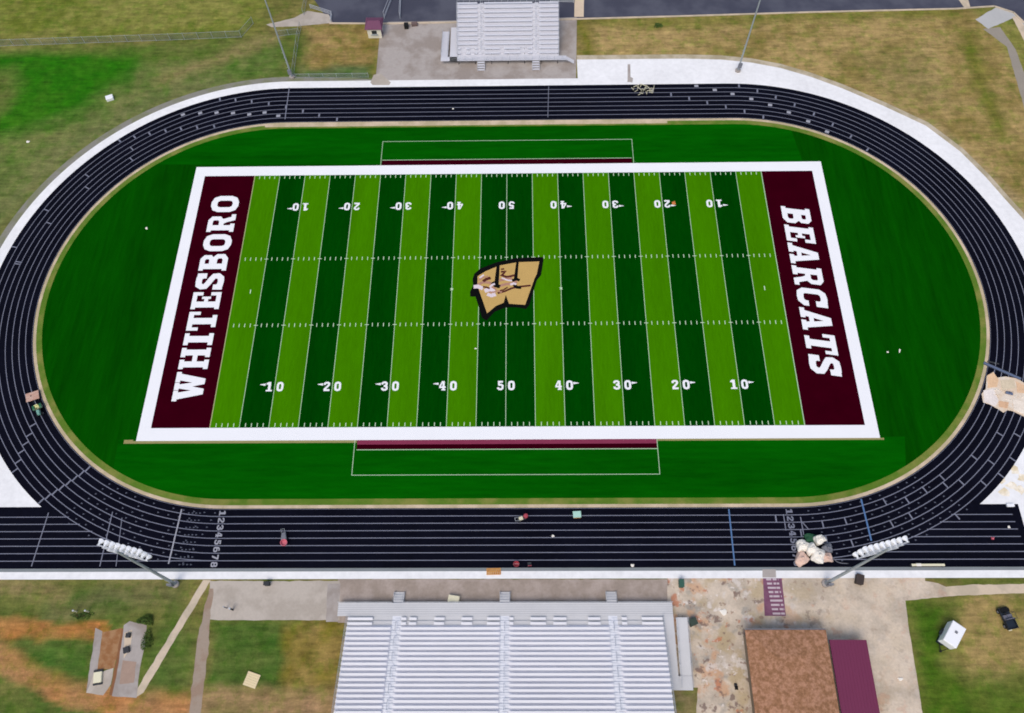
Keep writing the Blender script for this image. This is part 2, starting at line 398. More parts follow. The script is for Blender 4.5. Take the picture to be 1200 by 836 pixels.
me = bpy.data.meshes.new('ground'); me.from_pydata(verts.tolist(), [], faces.tolist())
ca = me.color_attributes.new('grass_tint', 'FLOAT_COLOR', 'POINT')
ca.data.foreach_set('color', np.concatenate([colr.reshape(-1, 3), np.ones((nx*ny, 1))], 1).astype(np.float32).ravel())
m, nt, b = newmat('ground_grass')
at = nt.nodes.new('ShaderNodeAttribute'); at.attribute_name = 'grass_tint'
v = coords(nt)
f1 = noise(nt, v, .55, 5, .68); f2 = noise(nt, v, 4., 4, .75); f3 = noise(nt, coords(nt, .3, 1.6, 1), .9, 4, .65)
s = math_n(nt, 'ADD', math_n(nt, 'ADD', f1, f3), math_n(nt, 'MULTIPLY', f2, .45))
s = math_n(nt, 'MULTIPLY_ADD', s, 1.35); s.node.inputs[2].default_value = -.65
cc = nt.nodes.new('ShaderNodeCombineColor')
for i in range(3): nt.links.new(s, cc.inputs[i])
c = mixc(nt, 1., at.outputs['Color'], cc.outputs[0], 'MULTIPLY')
f4 = noise(nt, v, .4, 6, .72); f5 = noise(nt, v, 1.3, 5, .75)
c = mixc(nt, ramp(nt, f4, .46, .64), c, mixc(nt, 1., c, (.72, .92, .62), 'MULTIPLY'))
c = mixc(nt, ramp(nt, f5, .5, .68), c, mixc(nt, 1., c, (1.28, 1.19, 1.28), 'MULTIPLY'))
nt.links.new(c, b.inputs['Base Color']); b.inputs['Roughness'].default_value = .95; b.inputs['Specular IOR Level'].default_value = .1
bp = nd(nt, 'ShaderNodeBump', Strength=.5, Distance=.12); nt.links.new(f2, bp.inputs['Height']); nt.links.new(bp.outputs[0], b.inputs['Normal'])
me.materials.append(m)
g = bpy.data.objects.new('ground', me); COL.objects.link(g); struct(g)

# ------------------------------------------------------------------ track
CA, CY, CX = 41.7, -0.1, 0.2                 # half length between the curve centres, centre line
def stad(r, a=CA, n=72, cy=CY):
    pts = []
    for i in range(n+1):
        t_ = -math.pi/2+math.pi*i/n; pts.append((CX+a+r*math.cos(t_), cy+r*math.sin(t_)))
    for i in range(n+1):
        t_ = math.pi/2+math.pi*i/n; pts.append((CX-a+r*math.cos(t_), cy+r*math.sin(t_)))
    return pts
def ring(mb, r0, r1, z, mat):
    a, b_ = stad(r0), stad(r1); n = len(a)
    mb.add([(p[0], p[1], z) for p in a+b_], [[i, n+i, n+(i+1) % n, (i+1) % n] for i in range(n)], mat)
R0, LW = 37.1, 1.067
R1 = R0+8*LW
# white concrete under and around the track
mb = MB()
zA = .012
outer = [(13.60,52.23),(34.26,52.15),(41.70,51.81),(47.39,50.94),(52.94,49.40),(58.43,46.99),(63.89,43.96),(70.57,39.59),(77.45,34.64),(82.25,28.51),(85.34,22.65),(87.53,17.60),(89.50,13.31),(91.44,5.94),(92.06,-2.38),(90.36,-13.27),(85.91,-24.77),(81.58,-32.81),(79.13,-36.91)]
cen = [(14.3, R1-.6+CY)]
inn = []
for p in outer:
    if p[0] < CX+CA: inn.append((p[0], R1-.6+CY))
    else:
        d = math.hypot(p[0]-CA-CX, p[1]-CY); k = (R1-.6)/d; inn.append((CX+CA+(p[0]-CA-CX)*k, CY+(p[1]-CY)*k))
n = len(outer)
mb.add([(p[0], p[1], zA) for p in inn+outer], [[i, n+i, n+i+1, i+1][::-1] for i in range(n-1)], m_apron)
# left half ring and the top left straight
L0, L1 = [], []
for i in range(60):
    t_ = math.pi/2+math.radians(130)*i/59
    L0.append((CX-CA+(R1-.6)*math.cos(t_), CY+(R1-.6)*math.sin(t_))); L1.append((CX-CA+(R1+1.75)*math.cos(t_), CY+(R1+1.75)*math.sin(t_)))
L0 = [(outer[0][0]-.004, R1-.6+CY)]+L0; L1 = [(outer[0][0]-.004, R1+1.75+CY)]+L1; n = len(L0)
mb.add([(p[0], p[1], zA) for p in L0+L1], [[i, i+1, n+i+1, n+i][::-1] for i in range(n-1)], m_apron)
mb.poly([(-100, -38), (-58, -38), (-63, -30), (-70, -24), (-80, -20), (-100, -20)], zA-.003, m_apron)
mb.poly([(58, -46), (96, -46), (94, -20), (82, -16), (72, -24), (64, -31)], zA-.003, m_apron)
mb.rect(-115, -48.6+1.35, 115, -45.2, zA-.002, m_apron)
rd = random.Random(11)
m_stain = M('tan_stain', (230, 214, 180), .9, .6, .6, 2, alt=(240, 232, 216), spec=.1)
for i, (px_, py_) in enumerate(((73.03,-33.04), (74.49,-34.08), (75.63,-31.74), (76.34,-32.79), (73.22,-35.10), (75.59,-34.60))):
    ph = rd.uniform(0, 6); mb.poly([(px_+rd.uniform(.4, 1.2)*math.cos(ph+k*.7), py_+rd.uniform(.4, .9)*math.sin(ph+k*.7)) for k in range(9)], zA+.002+.001*i, m_stain)
struct(mb.build('concrete_apron'))
mb = MB(); mb.rect(-115, -46.2, 115, R1*-1+CY+.2, zA+.004, M('track_edge_grey', (128, 134, 136), .85, .3, .3, 4))
struct(mb.build('track_kerb_strip'))
mb = MB()
# fence shadow painted into grey gravel, top left; sand margin top right
Q0 = []; Q1 = []
for i in range(60):
    t_ = math.pi/2+math.radians(100)*i/59
    Q0.append((CX-CA+(R1+1.4)*math.cos(t_), CY+(R1+1.4)*math.sin(t_))); Q1.append((CX-CA+(R1+3.0)*math.cos(t_), CY+(R1+3.0)*math.sin(t_)))
Q0 = [(-25, R1+1.4+CY)]+Q0; Q1 = [(-25, R1+2.1+CY)]+Q1; n = len(Q0)
mb.add([(p[0], p[1], .006) for p in Q0+Q1], [[i, i+1, n+i+1, n+i][::-1] for i in range(n-1)], M('grey_gravel_shadow', (138, 136, 126), .95, .4, .3, 3, alt=(122, 124, 98)))
o1 = outer[:14]; o2 = [(p[0]+(0 if p[0] < 40 else .9*(p[0]-CA)/50), p[1]+1.1*max(.25, (p[1])/50)) for p in o1]; n = len(o1)
mb.add([(p[0], p[1], .006) for p in o1+o2], [[i, n+i, n+i+1, i+1][::-1] for i in range(n-1)], M('tan_gravel', (172, 160, 132), .95, .4, .3, 3, alt=(190, 178, 156)))
struct(mb.build('gravel_shadow_margin'))
mb = MB()
ring(mb, R0-.12, R1, .022, m_track)
mb.rect(-115, CY-R1, -CA+6, CY-R0+.45, .017, m_track)
mb.rect(CA-6, CY-R1, 74.6, CY-R0+.45, .017, m_track)
struct(mb.build('running_track'))
mb = MB(); ring(mb, R0-.62, R0-.12, .020, m_sand); mb.rect(CX-CA-4, CY+R0-1.2, CX+CA-12, CY+R0-.618, .0198, m_sand); struct(mb.build('sand_kerb'))
mb = MB(); ring(mb, R0-1.55, R0-.62, .018, m_fringe); struct(mb.build('grass_fringe'))

# track markings
tm = MB(); ZT = .028
for k in range(1, 8):
    p = stad(R0+k*LW); tm.strip(p, .115, ZT, m_tline, True)
    y = CY-R0-k*LW
    xl = CX-CA-math.sqrt(max(0, (R0+7.0*LW)**2-(y-CY)**2)); xr = 2*CX-xl
    tm.rect(-115, y-.058, xl+.3, y+.058, ZT-.003, m_tline)
    tm.rect(xr-.3, y-.058, 73.3+.1*k, y+.058, ZT-.003, m_tline)
tm.strip(stad(R0), .06, ZT, m_tline, True)
def polar(p):
    if p[0] > CX+CA: c = (CX+CA, CY)
    elif p[0] < CX-CA: c = (CX-CA, CY)
    else: c = (p[0], CY)
    dx, dy = p[0]-c[0], p[1]-c[1]; d = math.hypot(dx, dy)
    return c, (dx/d, dy/d), d
def tick(p, half=.42, wd=.16, mat=m_tline, z=ZT+.003, ln=None):
    c, n_, d = polar(p)
    lane = round((d-R0)/LW-.5); d = R0+(lane+.5)*LW
    a = (c[0]+n_[0]*(d-half), c[1]+n_[1]*(d-half)); b_ = (c[0]+n_[0]*(d+half), c[1]+n_[1]*(d+half))
    tm.strip([a, b_], wd, z, mat)
SER1 = [(-72.37,32.91),(-69.85,33.91),(-67.10,34.59),(-64.15,35.18),(-61.34,35.66),(-58.32,35.93),(-55.14,36.16)]
SER2 = [(-55.05,42.57),(-52.12,42.74),(-48.91,42.16),(-45.55,41.58),(-42.15,40.57),(-38.78,39.67),(-35.57,38.57),(-32.08,37.58)]
SER3 = [(27.78,43.60),(31.19,42.69),(34.52,41.61),(37.83,40.46),(41.20,39.46),(44.55,38.36),(47.87,37.04)]
SER4 = [(44.32,44.89),(47.62,43.43),(50.86,41.77),(54.09,39.81),(57.34,37.59),(60.33,34.94),(63.22,32.18),(65.76,29.22)]
for s_ in (SER1, SER2, SER3, SER4):
    for p in s_: tick(p, .4, .3, m_tline)
for p in [(-69.73,31.05),(-69.17,28.44),(-76.53,24.78),(-75.69,21.88),(-82.24,17.23),(-80.71,14.27),(-85.40,9.28),(-84.27,6.29),(-83.53,5.76),
          (39.25,-39.05),(42.54,-40.42),(45.86,-39.56),(49.14,-38.70),(55.57,-36.70),(58.64,-35.95),(55.69,-39.41),(58.92,-38.92),(46.00,-41.63),(49.54,-42.21),
          (64.60,-32.74),(69.93,-29.46),(72.56,-30.54),(61.75,-34.81),(67.19,-33.40),(65.10,-34.30),(70.40,-33.55),(65.42,-38.62),(74.70,-25.82),(77.22,-25.97),(75.64,-29.88),(73.11,-32.25),
          (-73.73,-24.00),(-73.94,-25.68),(-74.09,-27.07),(-74.27,-28.31),(-74.25,-29.81),(-74.27,-31.16)]:
    tick(p, .48, .2, m_tline)
for p in [(36.20,45.00),(39.59,43.86),(42.84,42.83),(46.22,41.54),(49.54,39.96),(52.78,38.15),(56.02,35.90),(59.04,33.32),
          (-61.44,38.80),(-58.25,39.19),(-55.18,39.36),(-52.11,39.53),(-48.99,39.38),(-46.00,38.92),(-43.31,38.25)]:
    tick(p, .3, .75, m_tnum)
for i, (p, q) in enumerate([((36.20,45.00), 0)]): pass
def line(a, b_, wd, mat, z=ZT+.004): tm.strip([a, b_], wd, z, mat)
line((-47.72,-37.14), (-48.15,-45.09), .2, m_tnum)
line((-67.39,-37.60), (-67.83,-45.41), .14, m_tline); line((-57.90,-37.50), (-57.97,-45.43), .14, m_tline); line((-56.31,-38.39), (-55.63,-45.43), .1, m_tline)
line((-42.13,45.66), (-41.95,37.71), .16, m_tline); line((7.96,45.40), (7.64,37.48), .1, m_tline)
line((32.61,-37.39), (32.49,-45.49), .2, m_blue); line((52.07,-35.93), (52.36,-42.04), .24, m_blue)
line((42.83,-38.56), (42.89,-41.29), .14, m_tline); line((42.96,-39.31), (43.66,-40.30), .14, m_tline); line((40.42,-38.17), (40.44,-40.54), .14, m_tline)
c0, n0, d0 = polar((-66.12,-33.58)); a0 = math.atan2(n0[1], n0[0])
for k in range(8):
    aa = a0-.006*(k-3.5)
    tm.strip([(c0[0]+math.cos(aa)*(R0+k*LW+.05), c0[1]+math.sin(aa)*(R0+k*LW+.05)), (c0[0]+math.cos(aa)*(R0+(k+1)*LW-.02), c0[1]+math.sin(aa)*(R0+(k+1)*LW-.02))], .22, ZT+.003, m_tline)
# small exchange zone dashes in the bottom curves
rd = random.Random(3)
for k in range(8):
    r = R0+(k+.5)*LW
    for i in range(12):
        for cx_, s0, sg in ((CX-CA, -math.pi/2-.03, -1), (CX+CA, -math.pi/2+.06, 1)):
            t_ = s0+sg*(i*.042+.01*k)
            x, y = cx_+r*math.cos(t_), CY+r*math.sin(t_)
            if rd.random() < .85:
                tm.add([(x-.16, y-.12, ZT+.003), (x+.16, y-.02, ZT+.003), (x-.14, y+.12, ZT+.003)], [[0, 1, 2]], m_tdim)
    for i in range(4):
        x, y = (-46.51,-37.53)[0]+i*.55, CY-r
        tm.add([(x-.14, y-.12, ZT+.003), (x+.16, y, ZT+.003), (x-.14, y+.12, ZT+.003)], [[0, 1, 2]], m_tdim)

# ------------------------------------------------------------------ slab lettering made of strips and polygons
def Rct(x0, y0, x1, y1): return ('p', [(x0, y0), (x1, y0), (x1, y1), (x0, y1)])
def Pg(*p): return ('p', list(p))
def St(wd, *p): return ('s', wd, list(p))
def Cl(wd, *p): return ('c', wd, list(p))
def orr(x0, y0, x1, y1, c): return [(x0+c, y0), (x1-c, y0), (x1-c*.3, y0+c*.3), (x1, y0+c), (x1, y1-c), (x1-c*.3, y1-c*.3), (x1-c, y1), (x0+c, y1), (x0+c*.3, y1-c*.3), (x0, y1-c), (x0, y0+c), (x0+c*.3, y0+c*.3)]
GL = {
 'I': (.48, [Rct(0,.84,.48,1), Rct(0,0,.48,.16), Rct(.11,.16,.37,.84)]),
 'H': (.84, [Rct(.07,.16,.3,.84), Rct(.54,.16,.77,.84), Rct(.3,.42,.54,.58), Rct(0,.84,.37,1), Rct(.47,.84,.84,1), Rct(0,0,.37,.16), Rct(.47,0,.84,.16)]),
 'T': (.78, [Rct(0,.82,.78,1), Rct(0,.6,.13,.82), Rct(.65,.6,.78,.82), Rct(.26,.16,.52,.82), Rct(.14,0,.64,.16)]),
 'E': (.72, [Rct(.07,.16,.32,.84), Rct(0,.84,.72,1), Rct(.58,.64,.72,.84), Rct(0,0,.72,.16), Rct(.58,.16,.72,.36), Rct(.32,.43,.43,.57), Rct(.43,.34,.53,.66)]),
 'W': (1.12, [Pg((.07,.84),(.33,.84),(.41,.42),(.48,.84),(.64,.84),(.71,.42),(.79,.84),(1.05,.84),(.86,0),(.65,0),(.56,.4),(.47,0),(.26,0)), Rct(0,.84,.4,1), Rct(.42,.84,.7,1), Rct(.72,.84,1.12,1)]),
 'S': (.72, [St(.22,(.6,.64),(.6,.78),(.5,.89),(.36,.895),(.2,.88),(.125,.77),(.14,.64),(.26,.56),(.46,.46),(.585,.37),(.6,.23),(.5,.12),(.36,.105),(.2,.12),(.11,.22),(.11,.36)), Rct(.53,.64,.71,.98), Rct(0,.02,.17,.36)]),
 'B': (.76, [Rct(.07,.16,.31,.84), Rct(0,.84,.31,1), Rct(0,0,.31,.16), St(.18,(.31,.91),(.5,.91),(.6,.83),(.6,.66),(.5,.58),(.31,.58)), St(.19,(.31,.093),(.52,.093),(.64,.18),(.64,.37),(.54,.475),(.31,.48))]),
 'O': (.78, [Cl(.23,*orr(.118,.1,.662,.9,.2))]),
 'R': (.82, [Rct(.07,.16,.31,.84), Rct(0,.84,.31,1), Rct(0,0,.38,.16), St(.18,(.31,.91),(.52,.91),(.63,.83),(.63,.6),(.52,.5),(.31,.5)), Pg((.36,.45),(.6,.45),(.7,.16),(.82,.16),(.82,0),(.54,0),(.45,.3))]),
 'C': (.76, [St(.22,(.63,.6),(.63,.77),(.53,.88),(.38,.895),(.21,.87),(.12,.75),(.12,.25),(.21,.13),(.38,.105),(.53,.12),(.64,.23),(.64,.36)), Rct(.6,.6,.75,.98)]),
 'A': (.9, [Pg((.3,1),(.45,1),(.45,.74),(.38,.42),(.45,.42),(.45,.27),(.355,.27),(.335,.16),(.4,.16),(.4,0),(0,0),(0,.16),(.1,.16)), Pg((.6,1),(.45,1),(.45,.74),(.52,.42),(.45,.42),(.45,.27),(.545,.27),(.565,.16),(.5,.16),(.5,0),(.9,0),(.9,.16),(.8,.16))]),
 '0': (.66, [Cl(.22,*orr(.11,.1,.55,.9,.18))]),
 '1': (.56, [Rct(.2,.16,.42,1), Rct(.04,0,.56,.16), Pg((.03,.72),(.2,.72),(.2,1),(.15,.96),(.03,.86))]),
 '2': (.66, [St(.2,(.11,.66),(.13,.82),(.24,.895),(.42,.9),(.54,.82),(.54,.66),(.42,.5),(.16,.22),(.12,.1)), Rct(.05,0,.64,.2)]),
 '3': (.66, [St(.2,(.1,.68),(.12,.82),(.24,.9),(.42,.9),(.53,.8),(.52,.62),(.4,.53),(.26,.52)), St(.2,(.26,.5),(.42,.5),(.56,.4),(.56,.2),(.42,.1),(.24,.1),(.12,.18),(.1,.32))]),
 '4': (.7, [Rct(.36,.14,.58,1), Rct(.26,0,.68,.14), Rct(.02,.26,.36,.44), Rct(.58,.26,.7,.44), Pg((.02,.44),(.2,.44),(.36,.8),(.36,1),(.3,1))]),
 '5': (.66, [Rct(.1,.8,.58,1), Rct(.1,.52,.28,.8), St(.2,(.16,.55),(.4,.59),(.54,.49),(.54,.22),(.42,.1),(.24,.1),(.12,.18),(.1,.3))]),
 '6': (.66, [Cl(.19,*orr(.1,.1,.56,.56,.14)), Rct(.02,.4,.2,.8), St(.18,(.11,.78),(.24,.9),(.5,.9))]),
 '7': (.66, [Rct(.04,.8,.64,1), Pg((.42,.8),(.64,.8),(.36,0),(.14,0))]),
 '8': (.66, [Cl(.18,*orr(.11,.09,.55,.5,.12)), Cl(.18,*orr(.13,.5,.53,.91,.12))]),
}
def glyph(mb, ch, o, ex, ey, wid, hgt, z, mat, shear=0):
    """o: world corner; ex, ey: reading and up directions"""
    gw, parts = GL[ch]
    def T(p): 
        a = (p[0]/gw)*wid+shear*p[1]*hgt; b_ = p[1]*hgt
        return (o[0]+ex[0]*a+ey[0]*b_, o[1]+ex[1]*a+ey[1]*b_)
    for i, q in enumerate(parts):
        zz = z+.0012*i
        if q[0] == 'p': mb.poly([T(p) for p in q[1]], zz, mat)
        else:
            tmp = MB(); tmp.strip(q[2], q[1], 0, None, q[0] == 'c')
            mb.add([(*T(p), zz) for p in tmp.v], tmp.f, mat)
# lane numbers by the start line
for k in range(8):
    y = CY-R0-(k+.5)*LW
    for base, mt in (((-41.59,-41.32), m_tnum), ((41.30,-41.28), m_tline)):
        x = base[0]-.04*(k-4)*0
        glyph(tm, str(k+1), (x-.46, y+.38), (0, -1), (1, 0), .76, .95, ZT+.006, mt)
struct(tm.build('track_markings'))

# ------------------------------------------------------------------ infield and football field
YD = .9144; HW = 24.384
mb = MB()
mb.poly(stad(R0-1.5), .012, m_dzone)
struct(mb.build('infield_turf'))
mb = MB()
sp_ = stad(R0-1.56)
mb.poly([(53.5, 26.3)]+[p for p in sp_ if p[1] > 26.3 and p[0] < 53.5], .016, m_band)
lo_ = [p for p in sp_ if p[1] < -26.3 and -59.5 < p[0] < 60.5]
lo_.sort(key=lambda p: p[0])
mb.poly([(-59.5, -26.3)]+lo_+[(60.5, -26.3)], .016, m_band)
struct(mb.build('sideline_turf'))
ff = MB(); ZF = .022
pat = 'LDLDLDLDLDDLDLDLDLDL'
for i, ch in enumerate(pat):
    ff.rect((-50+5*i)*YD, -HW, (-45+5*i)*YD, HW, ZF, m_light if ch == 'L' else m_dark)
ff.rect(-60*YD, -HW, -50*YD, HW, ZF, m_maroon); ff.rect(50*YD, -HW, 60*YD, HW, ZF, m_maroon)
struct(ff.build('football_field'))
fm = MB(); Z1 = .030
BX, BY = 56.75, 26.48
fm.rect(-BX, HW, BX, BY, Z1, m_white); fm.rect(-BX, -BY, BX, -HW, Z1, m_white)
fm.rect(-BX, -HW, -60*YD, HW, Z1, m_white); fm.rect(60*YD, -HW, BX, HW, Z1, m_white)
for i in range(-50, 51, 5):
    wd = .10 if abs(i) < 50 else .14
    fm.rect(i*YD-wd/2, -HW, i*YD+wd/2, HW, Z1-.003, m_line if abs(i) < 50 else M('goal_line', (170, 170, 120), .85, .2, .5, 5) if i == -50 else m_line)
HY = 6.45
for i in range(-49, 50):
    x = i*YD
    if i % 5:
        for y0 in (HY, -HY): fm.rect(x-.06, y0-.33, x+.06, y0+.33, Z1, m_hash)
        for s_ in (1, -1): fm.rect(x-.06, s_*(HW-.75), x+.06, s_*(HW-.12), Z1, m_hash)
    else:
        for y0 in (HY, -HY): fm.rect(x-.32, y0-.06, x+.32, y0+.06, Z1+.002, m_hash)
for x in (-47*YD, 47*YD): fm.rect(x-.08, -.4, x+.08, .4, Z1+.001, m_hash)
for x in (-10*YD, 10*YD):
    fm.strip([(x-.2, -.2+.2), (x+.2, .2+.2)], .14, Z1+.002, m_hash); fm.strip([(x-.2, .2+.2), (x+.2, -.2+.2)], .14, Z1+.004, m_hash)
# coach strips and team boxes
X25 = 25*YD
fm.rect(-X25, BY, X25-.1, BY+1.15, Z1-.003, m_maroon); fm.rect(-X25+.2, -BY-1.5, X25+.1, -BY-.72, Z1-.003, m_maroon); fm.rect(-X25+.2, -BY-.72, X25+.1, -BY, Z1-.003, m_maroon2)
fm.rect(-X25, BY+1.15, X25-.1, BY+1.27, Z1-.003, m_line); fm.rect(-X25+.2, -BY-1.62, X25+.1, -BY-1.5, Z1-.003, m_line)
t0, t1 = (-22.97,32.10), (22.96,31.95)
fm.rect(t0[0]-.1, BY, t0[0], t0[1], Z1, m_line); fm.rect(t1[0], BY, t1[0]+.1, t0[1], Z1, m_line); fm.rect(t0[0], t0[1]-.1, t1[0], t0[1], Z1, m_line)
t0, t1 = (-22.99,-32.09), (22.96,-32.26)
fm.rect(t0[0]-.1, t0[1], t0[0], -BY, Z1, m_line); fm.rect(t1[0], t0[1], t1[0]+.1, -BY, Z1, m_line); fm.rect(t0[0], t0[1], t1[0], t0[1]+.1, Z1, m_line)
# sandy seam below the border
m_seam = M('turf_seam', (150, 142, 92), .95, .4, .3, 4)
fm.rect(-58.6, -BY-.42, -X25+.1, -BY, Z1-.006, m_seam); fm.rect(X25+.15, -BY-.3, 57.3, -BY, Z1-.006, m_seam)
fm.rect(-58.6, -BY-.42, -57.2, -BY+.2, Z1-.0065, m_seam)
struct(fm.build('field_markings'))
fn = MB(); ZN = .036
def number(txt, x, yb, flip, arrow):
    """txt two digits straddling the yard line; arrow -1 / +1 / 0 = side (in reading direction) of the pointer"""
    ex, ey = ((1, 0), (0, 1)) if not flip else ((-1, 0), (0, -1))
    H, Wd, gap = 1.6, 1.06, .34
    for i, ch in enumerate(txt):
        off = -gap-Wd if i == 0 else gap
        glyph(fn, ch, (x+ex[0]*off, yb), ex, ey, Wd, H, ZN, m_white)
    if arrow:
        a0 = gap+Wd+.08
        q = [(a0, 1.35), (a0, .95), (a0+.85, 1.12), (a0+.85, 1.2)]
        fn.poly([(x+ex[0]*arrow*p[0], yb+ey[1]*p[1]) for p in q], ZN, m_white)
ynb, ynt = (-0.11,-18.28)[1], (-0.28,18.15)[1]
for i in (-40, -30, -20, -10, 0, 10, 20, 30, 40):
    t_ = str(50-abs(i)); sgn = 0 if i == 0 else (1 if i > 0 else -1)
    number(t_, i*YD, ynb, False, sgn); number(t_, i*YD, ynt, True, -sgn)
struct(fn.build('yard_numbers'))
el = MB()
def word(txt, p0, p1, xb, xt, ex, ey, shear, gap=.1, extra=None):
    """letters from p0 to p1 (world y); xb, xt baseline and cap height in x"""
    hgt = abs(xt-xb); tot = sum(GL[c_][0] for c_ in txt)+gap*(len(txt)-1); L = abs(p1-p0); k = L/tot; y = p0
    for c_ in txt:
        wd = GL[c_][0]*k
        glyph(el, c_, (xb, y), ex, ey, wd, hgt, ZN, m_white, shear); y += ex[1]*(wd+gap*k)
WL = [(-50.10,-19.90)[1], (-50.73,19.90)[1]]
word('WHITESBORO', WL[0], WL[1], (-47.80,-19.55)[0], (-52.54,-19.81)[0], (0, 1), (-1, 0), 0, .11)
BL = [(50.37,16.70)[1], (50.21,-15.56)[1]]
word('BEARCATS', BL[0], BL[1], (48.00,16.82)[0]+.1, (52.85,16.40)[0]+.1, (0, -1), (1, 0), .16, .09)
struct(el.build('end_zone_lettering'))
# midfield emblem
def gp(*a): return list(a)
em = MB()
EM0 = [(-5.26,3.04),(-4.26,4.05),(-1.58,5.22),(1.48,5.97),(6.00,6.15),(6.07,5.50),(5.63,2.70),(4.96,1.78),(4.47,0.12),(3.71,-2.75),(3.14,-3.55),(2.02,-3.27),(1.09,-3.20),(-0.18,-3.25),(-1.87,-4.00),(-3.14,-5.59),(-3.89,-5.03),(-4.42,-3.09),(-4.99,-1.21),(-5.83,-1.20),(-5.86,-0.30),(-5.41,0.86),(-5.52,2.03)]
ec = (sum(p[0] for p in EM0)/len(EM0), sum(p[1] for p in EM0)/len(EM0))
em.poly([(ec[0]+(p[0]-ec[0])*1.035, ec[1]+(p[1]-ec[1])*1.05) for p in EM0], .040, m_eblack)
struct(em.build('midfield_emblem'))
e2 = MB()
e2.poly([(-4.87,2.70),(-3.46,3.70),(-1.69,4.54),(-2.11,0.50),(-1.31,0.50),(-1.12,4.79),(1.64,5.38),(1.19,1.56),(1.81,1.47),(2.10,5.43),(5.59,5.54),(5.12,3.04),(4.75,2.20),(3.13,-2.92),(0.46,-2.70),(-0.08,-1.00),(-0.42,-2.47),(-1.73,-3.11),(-3.15,-4.47),(-4.43,-0.47),(-4.84,0.77)], .044, m_gold)
e2.strip([(-3.93,1.69),(-3.37,2.10),(-2.65,2.35)], .55, .0465, m_emar)
e2.strip([(-4.78,1.02),(-3.93,1.52),(-2.93,1.43),(-2.06,1.00)], .5, .0462, m_emid)
e2.strip([(-0.93,3.51),(-0.21,3.59),(-0.78,2.84),(0.08,2.49),(1.38,2.82)], .4, .0468, m_emar)
e2.strip([(-1.21,1.83),(-0.20,2.07),(0.95,2.23)], .5, .0472, m_emid)
e2.strip([(-1.34,0.66),(-0.20,1.07),(0.95,1.23),(1.81,1.55)], .5, .0476, m_emid)
e2.strip([(0.95,1.81),(1.81,2.06),(2.24,1.80)], .5, .048, m_eblack)
e2.strip([(-1.47,-0.66),(-0.19,-0.26),(0.95,0.31),(1.95,0.55),(4.09,0.79)], .35, .0484, m_emar)
e2.strip([(1.23,0.97),(1.80,0.47),(2.52,0.38)], .55, .0488, m_eblack)
e2.strip([(-2.35,1.50),(-1.77,0.83),(-1.05,0.58)], .7, .0492, m_eblack)
e2.strip([(-5.49,0.61),(-4.78,0.69),(-3.91,0.27)], .7, .0496, m_ewht)
e2.strip([(-3.62,-0.23),(-2.91,0.09),(-2.34,0.01),(-2.04,-0.66)], .75, .05, m_ewht)
e2.strip([(-3.18,-0.81),(-2.46,-1.15),(-1.75,-0.90)], .6, .0504, m_ewht)
e2.strip([(-2.49,0.67),(-1.62,0.00),(-0.76,-0.50)], .35, .0508, m_emid)
e2.strip([(-4.66,1.86),(-3.95,2.44),(-3.09,2.69)], .28, .0512, m_emid)
e2.strip([(-4.52,2.36),(-3.81,2.95)], .3, .0515, m_ewht)
e2.strip([(-0.94,4.02),(-0.36,4.10)], .3, .0518, m_emar)
e2.strip([(-0.78,2.33),(0.08,1.90),(0.95,1.73)], .28, .0521, m_ewht)
e2.strip([(0.66,0.98),(1.23,1.22),(1.66,1.05)], .4, .0524, m_ewht)
e2.strip([(-1.62,0.00),(-0.77,0.24),(0.09,0.40)], .34, .0527, m_gold)
e2.strip([(-2.77,0.51),(-2.35,1.00),(-1.92,1.17)], .35, .053, m_ewht)
e2.strip([(-2.90,-0.40),(-2.33,-0.49),(-1.62,-0.33)], .3, .0533, m_emid)
e2.strip([(-3.92,0.60),(-3.34,0.51),(-2.77,0.26)], .3, .0536, m_emar)
e2.strip([(-1.05,-0.17),(-0.48,-0.01),(0.23,0.48)], .25, .0539, m_emar)
e2.build('emblem_face', parent=None).parent = bpy.data.objects['midfield_emblem']

# ------------------------------------------------------------------ roads, paths and plazas
mb = MB()
ra, rb = (-37.04,63.37), (90.32,64.90)
road = [(-36.14,63.11),(-24.69,62.92),(-6.02,63.10),(14.00,63.62),(35.37,64.12),(61.21,64.78),(90.41,65.27),(98.25,65.87),(101.66,63.98),(102.88,61.08),(115.42,52.97),(125.74,85.05),(-41.33,88.33),(-43.46,74.99),(-39.17,68.57)]
mb.poly(road, .008, m_asph)
struct(mb.build('road'))
mb = MB()
kerb = [(-36.14,63.11),(-24.68,62.83),(-6.01,63.01),(13.99,63.50),(35.36,63.97),(61.19,64.66),(90.38,65.15),(98.21,65.75),(101.63,63.86),(102.99,60.84)]
for a_, b_ in zip(kerb[:-1], kerb[1:]):
    d = Vector((b_[0]-a_[0], b_[1]-a_[1])).normalized(); n_ = (-d.y*-.35, d.x*-.35)
    mb.prism([a_, b_, (b_[0]+n_[0], b_[1]+n_[1]), (a_[0]+n_[0], a_[1]+n_[1])], .0, .13, m_conc2)
struct(mb.build('road_kerb'))
mb = MB()
mb.poly([(14.18,79.17),(16.16,79.13),(15.39,63.96),(13.49,63.99)], .016, M('tan_crossing', (214, 194, 168), .9, .2, .4, 4)); struct(mb.build('crossing_path'))
mb = MB()
mb.poly([(-25.55,47.08),(-25.67,62.21),(-24.18,63.16),(-6.71,63.36),(14.01,63.86),(13.24,46.64),(-5.69,46.80)], .010, m_grayc)
mb.poly([(-26.52,46.76),(-26.01,48.76),(-24.71,49.18),(-22.54,46.71),(-22.83,46.05),(-25.97,46.09)], .0135, m_conc)
struct(mb.build('visitor_plaza'))
